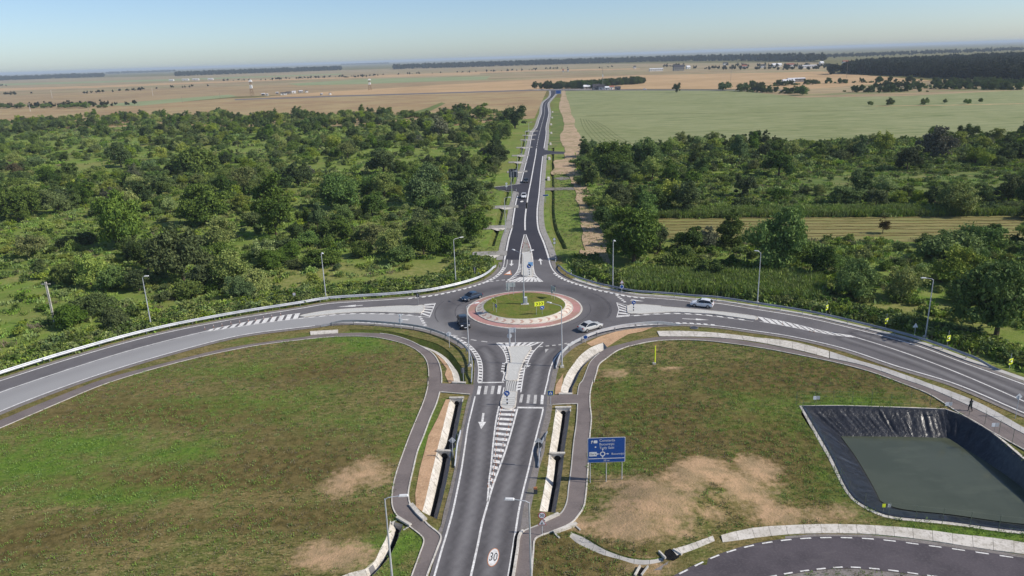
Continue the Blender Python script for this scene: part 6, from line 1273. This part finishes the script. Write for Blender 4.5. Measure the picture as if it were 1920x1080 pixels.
stack(RN((294, 655))[0], 'white round signs at the left slip road', [('c', 2.4, 'sign_white', None, None), ('c', 1.5, 'sign_white', None, None)], h=2.8); stack(RN((1012, 880))[0], 'wide blue sign right of the far road', [('w', 2.4, 'sign_back', 'sign_blue', 'sign_white')], h=2.6).scale = (1.7, 1, 1)
for i, (b0, cz) in enumerate((((806, 572), .95), ((1140, 650), .95), ((1487, 750), .95), ((1835, 884), 1.0))):
    th = sign(RF(b0)[0], 'yellow single chevron sign on the right bend, %s from the left' % ORD[i], (.75, .6, .5, .45)[i], nm='chevron_sign'); posts(th, (0,), 2.7, .025, 'galvanised'); plate(th, rrect(.92, .92, .05), 1.45, face='sign_yellow'); chevrons(th, 1.3, .95, 1.45, 1, left=True)
    MB().plate([(.16 + q[0], 1.45 + q[1]) for q in ngon(.2, 4, 0)], -.084, -.077).build('white_patch', 'sign_white', th)
bb = sign((963, 347), 'large sign board seen from behind left of the far road', math.pi, nm='direction_sign'); posts(bb, (-1.2, 0, 1.2), 6.2, .07); plate(bb, rrect(3.3, 3.2, .1), 4.5, back='sign_dark')
for k in range(3): MB().box(-1.2 + k * 1.2, .02, 4.5, .16, .08, 3.2).build('stiffener', 'sign_back', bb)
fb = sign((1047, 180), 'small blue direction sign at the far junction', nm='direction_sign'); posts(fb, (-2, 2), 5.5, .1); plate(fb, rrect(6.5, 4.2, .2), 4.6, face='sign_blue', border='sign_white', k=.94)
mk = thing('marker_block', 'small blue and orange marker at the right road edge', 'marker', G(*Z4((455, 248))[0])); MB().box(0, 0, .3, .42, .2, .62).build('body', 'sign_dark', mk); MB().box(0, 0, .72, .4, .2, .22).build('cap', 'orange_plastic', mk)
st = thing('marker_post', 'tall yellow green marker post standing in the right field', 'post', G(*Z6((1122, 770))[0])); MB().tube([(0, 0, -.1), (0, 0, 3.1)], .1, n=8).build('pole', 'sign_yellow', st); MB().tube([(0, 0, 3.1), (0, 0, 3.3)], .1, .02, n=8).build('tip', 'orange_plastic', st); MB().box(-.12, -.05, .12, .5, .4, .36).build('base', 'concrete_light', st); MB().tube([(.32, 0, 0), (.32, 0, .9)], .025, n=5).build('stake', 'mast_brown', st)
mh = thing('manhole_cover', 'dark manhole cover in the grass above the right gutter', 'manhole', G(*Z6((1520, 404))[0])); MB().tube([(0, 0, .0), (0, 0, .09)], .62, n=16).build('lid', 'sign_dark', mh); MB().tube([(0, 0, .0), (0, 0, .07)], .72, n=16).build('ring', 'concrete_dark', mh)
# pond signs
for i, (x, y, l) in enumerate(((1480 + 430 / 8.727, 748, 'small white and blue notice on the pond fence at the top left'), (1740 + 325 / 9, 760, 'pale blue notice on the pond fence near the walker'), (1740 + 1105 / 9, 800, 'faded notice on the pond fence at the right'))):
    p = G(x, y + 15); th = thing('notice', l, 'sign', (p.x, p.y, 0)); MB().box(-.22, -.02, 1.35, .42, .02, .5).build('panel', 'sign_white', th); MB().box(.24, -.02, 1.35, .42, .02, .5).build('panel', 'sign_back', th); posts(th, (0,), 1.6, .02)
for x, l, m_ in ((1655.5, 'little yellow notice on the near pond fence', 'sign_yellow'), (1665.5, 'little grey notice on the near pond fence', 'sign_back')):
    p = G(x, 962); th = thing('notice', l, 'sign', (p.x, p.y, 0)); MB().box(0, -.02, .9, .34, .02, .4).build('panel', m_, th); posts(th, (0,), 1.1, .02)
# ------------------------------------------------------------------ flexible posts and delineators
def flexi(p, label, group, m_='orange_plastic', h=.62, z=.07):
    th = thing('flexible_post', label, 'post', (p.x, p.y, z), group=group); MB().tube([(0, 0, 0), (0, 0, h)], .036, .03, n=7).build('stem', m_, th); MB().tube([(0, 0, h * .6), (0, 0, h * .85)], .042, n=7).build('band', 'sign_white', th); MB().tube([(0, 0, -.005), (0, 0, .03)], .07, n=8).build('foot', m_, th)
for A_, s_, l in ((HL, -.42, 'orange flexible post in the left row of the front hatching'), (HR, .5, 'orange flexible post in the right row of the front hatching')):
    L_ = plen(A_); off_ = offset(A_, -s_)
    for k in range(13): p, _ = at_len(off_, L_ * (.04 + .9 * k / 12)); flexi(p, l + ', %s from the zebra crossing' % (ORD + ('twelfth', 'thirteenth'))[k], l)
for k, (x, y) in enumerate(((1153, 655), (1203, 645), (1250, 637), (1300, 626), (1350, 620), (1398, 612), (1440, 606), (1485, 597), (1530, 588), (1580, 578))): flexi(G(*RD((x, y))[0]).xy, 'orange flexible post in the left road hatching, %s from the left' % ORD[k], 'orange posts in the left road hatching')
for k, (x, y) in enumerate(((560, 628), (715, 668), (738, 672))): flexi(G(*RF((x, y))[0]).xy, 'orange flexible post in the right road hatching, %s from the left' % ORD[k], 'orange posts in the right road hatching')
for k, (x, y) in enumerate(((575, 825), (583, 790), (600, 745), (655, 765), (680, 795), (690, 825))): flexi(G(*RT((x, y))[0]).xy, 'red flexible post on the tail of the far island, %s from the left' % ORD[k], 'red posts on the far island tail', 'red_plastic', .9, .12)
for i, (pt, l) in enumerate(((Z8((257, 540))[0], 'white delineator post behind the top left guardrail'), (Z8((1228, 345))[0], 'white delineator post at the far road right edge'), (Z8((1425, 512))[0], 'white delineator post behind the top right guardrail'), (RN((472, 668))[0], 'white delineator post at the left slip road'))):
    p = G(*pt); th = thing('delineator_post', l, 'post', p); MB().box(0, 0, .5, .16, .12, 1.05, taper=.8).build('post', 'sign_white', th); MB().box(0, 0, .82, .165, .125, .2).build('band', 'sign_black', th)
for i in range(7):
    p = at_len(offset(N_R, -3.2), 120 + 60 * i)[0]
    th = thing('concrete_block', 'white concrete block beside the far road, %s along its right edge' % ORD[i], 'block', (p.x, p.y, 0)); MB().box(0, 0, .35, 1.2, 4.5, .9, taper=.8).build('block', 'concrete_light', th)

# ================================================================== VEHICLES
mat('tyre', (.018, .018, .019), [(8, .4, .7, (.026, .026, .027))], rough=.9, coord='object'); mat('rim', (.42, .43, .45), [(6, .4, .7, (.35, .36, .38))], rough=.35, metal=.7, coord='object')
mat('car_glass', (.012, .014, .017), [(1, .4, .7, (.02, .023, .027))], rough=.08, spec=.7, coord='object'); mat('headlight', (.75, .76, .78), [(9, .4, .7, (.6, .61, .63))], rough=.12, spec=.7, coord='object'); mat('taillight', (.42, .02, .015), [(9, .4, .7, (.32, .018, .014))], rough=.2, coord='object'); mat('trim', (.02, .02, .022), [(6, .4, .7, (.03, .03, .032))], rough=.6, coord='object')
for n_, c_ in (('paint_blue', (.020, .045, .085)), ('paint_black', (.010, .011, .014)), ('paint_silver', (.60, .60, .58)), ('paint_white', (.80, .81, .83)), ('paint_dark', (.02, .022, .026))): mat(n_, c_, [(2.5, .4, .7, tuple(q * .92 for q in c_))], rough=.28, spec=.5, clear=.6, coord='object')
SHAPE = {  # belt line and roof: x stations (front = +x), heights
    'coupe': dict(L=4.55, W=1.84, belt=[(-2.27, .72), (-2.15, .92), (-1.5, .98), (-.6, .95), (.6, .92), (1.3, .82), (1.95, .70), (2.27, .52)], roof=[(-1.95, .97), (-1.0, 1.33), (-.3, 1.40), (.25, 1.36), (1.15, .88)]),
    'sedan': dict(L=4.6, W=1.80, belt=[(-2.3, .70), (-2.2, .98), (-1.5, 1.00), (-.6, .97), (.7, .95), (1.4, .90), (2.05, .78), (2.3, .55)], roof=[(-1.75, 1.0), (-1.0, 1.40), (-.3, 1.47), (.25, 1.44), (1.1, .95)]),
    'hatch': dict(L=4.2, W=1.80, belt=[(-2.1, .75), (-2.05, 1.0), (-1.5, 1.03), (-.6, .99), (.6, .96), (1.2, .92), (1.85, .80), (2.1, .55)], roof=[(-1.95, 1.1), (-1.55, 1.42), (-.5, 1.52), (.15, 1.48), (1.0, .96)]),
    'suv': dict(L=4.5, W=1.88, belt=[(-2.25, .85), (-2.18, 1.1), (-1.5, 1.12), (-.6, 1.10), (.7, 1.08), (1.3, 1.04), (2.0, .95), (2.25, .65)], roof=[(-2.08, 1.2), (-1.75, 1.62), (-.5, 1.72), (.2, 1.69), (1.0, 1.1)])}
def lerp_tab(tab, x):
    if x <= tab[0][0]: return tab[0][1]
    for (a_, b_), (c_, d_) in zip(tab, tab[1:]):
        if x <= c_: return b_ + (d_ - b_) * (x - a_) / (c_ - a_)
    return tab[-1][1]
def car(shape, paint, loc, ang, label, plain=False, group=None):
    S = SHAPE[shape]; hw = S['W'] / 2; hl = S['L'] / 2; th = thing('car', label, 'car', loc, ang, group)
    xs = [-hl, -hl + .06, -hl + .3, -1.45, -1.0, -.5, 0, .5, 1.0, 1.45, hl - .35, hl - .1, hl]; b_ = MB(); k = 10; fs = []
    for x in xs:
        e = 1 - max(0, (abs(x) - (hl - .55)) / .55) ** 2 * .22; z = lerp_tab(S['belt'], x); zb = .24 + (.14 if abs(x) > hl - .05 else 0); w = hw * e
        ring_ = [(0, zb), (w * .86, zb), (w * .97, zb + .14), (w, .52), (w * .985, z - .16), (w * .93, z - .03), (w * .80, z + .015), (0, z + .035)]
        full = ring_ + [(-q[0], q[1]) for q in ring_[-2:0:-1]]; k = len(full)
        b_.v += [(x, q[0], q[1]) for q in full]
    for i in range(len(xs) - 1):
        for j in range(k): fs.append((i * k + j, (i + 1) * k + j, (i + 1) * k + (j + 1) % k, i * k + (j + 1) % k))
    fs += [tuple(range(k)), tuple((len(xs) - 1) * k + j for j in range(k - 1, -1, -1))]; b_.f = fs; b_.mi = [0] * len(fs); b_.build('body', paint, th, smooth=False)
    R = S['roof']; g = MB(); x0, x1 = R[0][0], R[-1][0]
    for x, z in R:
        zb = lerp_tab(S['belt'], x) - .04; f = (z - zb) / .55; wt_ = hw * (.93 - .22 * min(1, max(0, f))); wb2 = hw * .92
        g.v += [(x, -wb2, zb), (x, -wt_, z), (x, wt_, z), (x, wb2, zb)]
    n = len(R); g.f = [(i * 4 + j, i * 4 + (j + 1) % 4, (i + 1) * 4 + (j + 1) % 4, (i + 1) * 4 + j) for i in range(n - 1) for j in range(4)] + [(3, 2, 1, 0), tuple(4 * (n - 1) + j for j in range(4))]; g.mi = [0] * len(g.f); g.build('windows', 'car_glass', th)
    rf = MB()
    for x, z in R[1:4]:
        zb = lerp_tab(S['belt'], x) - .04; f = (z - zb) / .55; wt_ = hw * (.93 - .22 * min(1, max(0, f))) + .012; rf.v += [(x, -wt_, z - .03), (x, -wt_ * .97, z + .022), (x, wt_ * .97, z + .022), (x, wt_, z - .03)]
    rf.f = [(i * 4 + j, i * 4 + (j + 1) % 4, (i + 1) * 4 + (j + 1) % 4, (i + 1) * 4 + j) for i in range(2) for j in range(4)] + [(3, 2, 1, 0), (8, 9, 10, 11)]; rf.mi = [0] * len(rf.f); rf.build('roof', paint, th)
    for sy in (-1, 1):
        for (xa, za), (xb, zb2) in ((R[0], R[1]), (R[3], R[4])):
            f = lambda x, z: hw * (.93 - .22 * min(1, max(0, (z - lerp_tab(S['belt'], x) + .04) / .55))) + .006
            MB().tube([(xa, sy * f(xa, za), za), (xb, sy * f(xb, zb2), zb2)], .045, n=5).build('pillar', paint, th)
        xm = R[2][0]; zm = R[2][1]; MB().tube([(xm, sy * hw * .93, lerp_tab(S['belt'], xm)), (xm + .02, sy * (hw * .71 + .01), zm - .02)], .035, n=5).build('pillar', 'trim', th)
        MB().box(.85, sy * (hw + .09), .98 if shape != 'suv' else 1.12, .12, .2, .13).build('mirror', paint, th)
        MB().box(hl - .16, sy * hw * .66, lerp_tab(S['belt'], hl - .3) - .12, .2, .36, .12, sy * -.25).build('headlight', 'headlight', th); MB().box(-hl + .05, sy * hw * .7, lerp_tab(S['belt'], -hl + .1) - .16, .1, .36, .16).build('taillight', 'taillight', th)
        for x in (-hl + .85, hl - .85):
            wr = .33 if shape != 'suv' else .37; MB().tube([(x, sy * (hw - .24), wr), (x, sy * (hw + .012), wr)], wr, n=18).build('wheel', 'tyre', th); wl_ = th.children[-1]; MB().tube([(x, sy * (hw + .0), wr), (x, sy * (hw + .02), wr)], wr * .62, n=12).build('rim', 'rim', wl_)
    MB().box(hl - .02, 0, .42, .08, hw * 1.3, .16).build('grille', 'trim', th); MB().box(hl + .015, 0, .46, .02, .5, .11).build('number_plate', 'sign_white', th); MB().box(-hl - .005, 0, .66, .02, .5, .11).build('number_plate', 'sign_white', th)
    return th
def carpx(shape, paint, c, frm, to, label):
    a_ = G(*frm); b_ = G(*to); d_ = b_ - a_; p = G(*c, .065); return car(shape, paint, p, math.atan2(d_.y, d_.x), label)
carpx('coupe', 'paint_blue', (884.5, 560.5), (900, 556), (868, 565), 'dark blue car driving round the left side of the roundabout'); carpx('suv', 'paint_black', (869.5, 611), (862, 597), (876, 624), 'black car with lights on turning round the lower left of the roundabout')
carpx('sedan', 'paint_silver', (1107, 617.5), (1090, 622), (1125, 612), 'pale silver car leaving the roundabout to the right'); carpx('hatch', 'paint_white', (1316, 574.5), (1335, 576.5), (1296, 572.3), 'white hatchback arriving on the right road')
carpx('hatch', 'paint_white', RN((610, 790))[0], RN((640, 600))[0], RN((600, 860))[0], 'white car coming towards us on the far road'); carpx('sedan', 'paint_dark', RN((650, 505))[0], RN((668, 400))[0], RN((640, 560))[0], 'black car behind the white one on the far road')
cs = None
for i, (x, y) in enumerate(((1667, 138.5), (1674, 139), (1680, 138.5), (1690, 138.2), (1696, 139.3), (1705, 137), (1715, 140.2), (1731, 141), (1746, 140.5), (1767, 140.8))):
    p = G(x, y + 1.5); th = thing('parked_vehicle', 'tiny parked vehicle at the edge of the right wood, %s from the left' % ORD[i], 'vehicle', (p.x, p.y, 0), .2 * i); s_ = 1.6 if i == 7 else 1.0
    MB().box(0, 0, .65 * s_, 4.3 * s_, 1.8, .8 * s_).build('body', ('paint_white', 'paint_silver', 'paint_blue')[i % 3] if i != 7 else 'paint_white', th); MB().box(-.2, 0, 1.3 * s_, 2.4 * s_, 1.6, .6 * s_, taper=.8).build('cabin', 'paint_white' if i in (2, 7) else 'car_glass', th)
for i, (x, y) in enumerate(((1209, 168.2), (1160, 168.8), (1017, 169))):
    p = G(x, y); car('hatch', ('paint_white', 'paint_dark', 'paint_silver')[i], (p.x, p.y, .12), .05, ('pale car on the crossing road right of the far houses', 'dark car beside the far houses', 'silver car at the far junction')[i])

# ================================================================== PERSON
mat('clothes_dark', (.016, .018, .024), [(4, .4, .7, (.028, .03, .036))], rough=.9, coord='object'); mat('hair', (.02, .016, .013), [(9, .4, .7, (.03, .024, .02))], rough=.8, coord='object'); mat('skin', (.42, .26, .18), [(9, .4, .7, (.38, .23, .16))], rough=.6, coord='object')
def person(loc, rz, label):
    J = [((0, 0, .95), .15), ((0, 0, 1.18), .15), ((0, 0, 1.40), .17), ((0, .01, 1.52), .075), ((0, .03, 1.60), .085), ((0, .04, 1.69), .10),
         ((-.11, 0, .90), .10), ((-.12, .14, .50), .075), ((-.12, .10, .08), .055), ((-.12, .24, .04), .045), ((.11, 0, .90), .10), ((.12, -.06, .50), .075), ((.12, -.26, .10), .055), ((.12, -.15, .04), .045),
         ((-.21, 0, 1.40), .07), ((-.25, -.10, 1.13), .055), ((-.24, .02, .90), .045), ((-.24, .05, .82), .04), ((.21, 0, 1.40), .07), ((.25, .08, 1.13), .055), ((.24, .22, .92), .045), ((.24, .26, .85), .04)]
    E = [(0, 1), (1, 2), (2, 3), (3, 4), (4, 5), (0, 6), (6, 7), (7, 8), (8, 9), (0, 10), (10, 11), (11, 12), (12, 13), (2, 14), (14, 15), (15, 16), (16, 17), (2, 18), (18, 19), (19, 20), (20, 21)]
    th = thing('person', label, 'person', loc, rz); me = bpy.data.meshes.new('body'); me.from_pydata([j[0] for j in J], E, []); bo = obj('body', me, 'clothes_dark', th); md = bo.modifiers.new('skin', 'SKIN')
    if not me.skin_vertices:
        bm = bmesh.new(); bm.from_mesh(me); bm.verts.layers.skin.verify(); bm.to_mesh(me); bm.free()
    for v, j in zip(me.skin_vertices[0].data, J): v.radius = (j[1], j[1])
    me.skin_vertices[0].data[0].use_root = True; bo.modifiers.new('smooth', 'SUBSURF').levels = 1; bo.modifiers['smooth'].render_levels = 1
    b_ = MB(); b_.tube([(0, .03, 1.70), (0, .02, 1.77), (0, .02, 1.82)], .115, .05, n=10); b_.build('hair', 'hair', th); MB().tube([(0, .13, 1.66), (0, .15, 1.66)], .06, n=8).build('face', 'skin', th); return th
pw = G(*RP((705, 455))[0], .05); d_ = G(*RP((620, 400))[0]) - G(*RP((760, 480))[0]); person(pw, math.atan2(d_.y, d_.x) - math.pi / 2, 'person in dark clothes walking on the path above the pond')
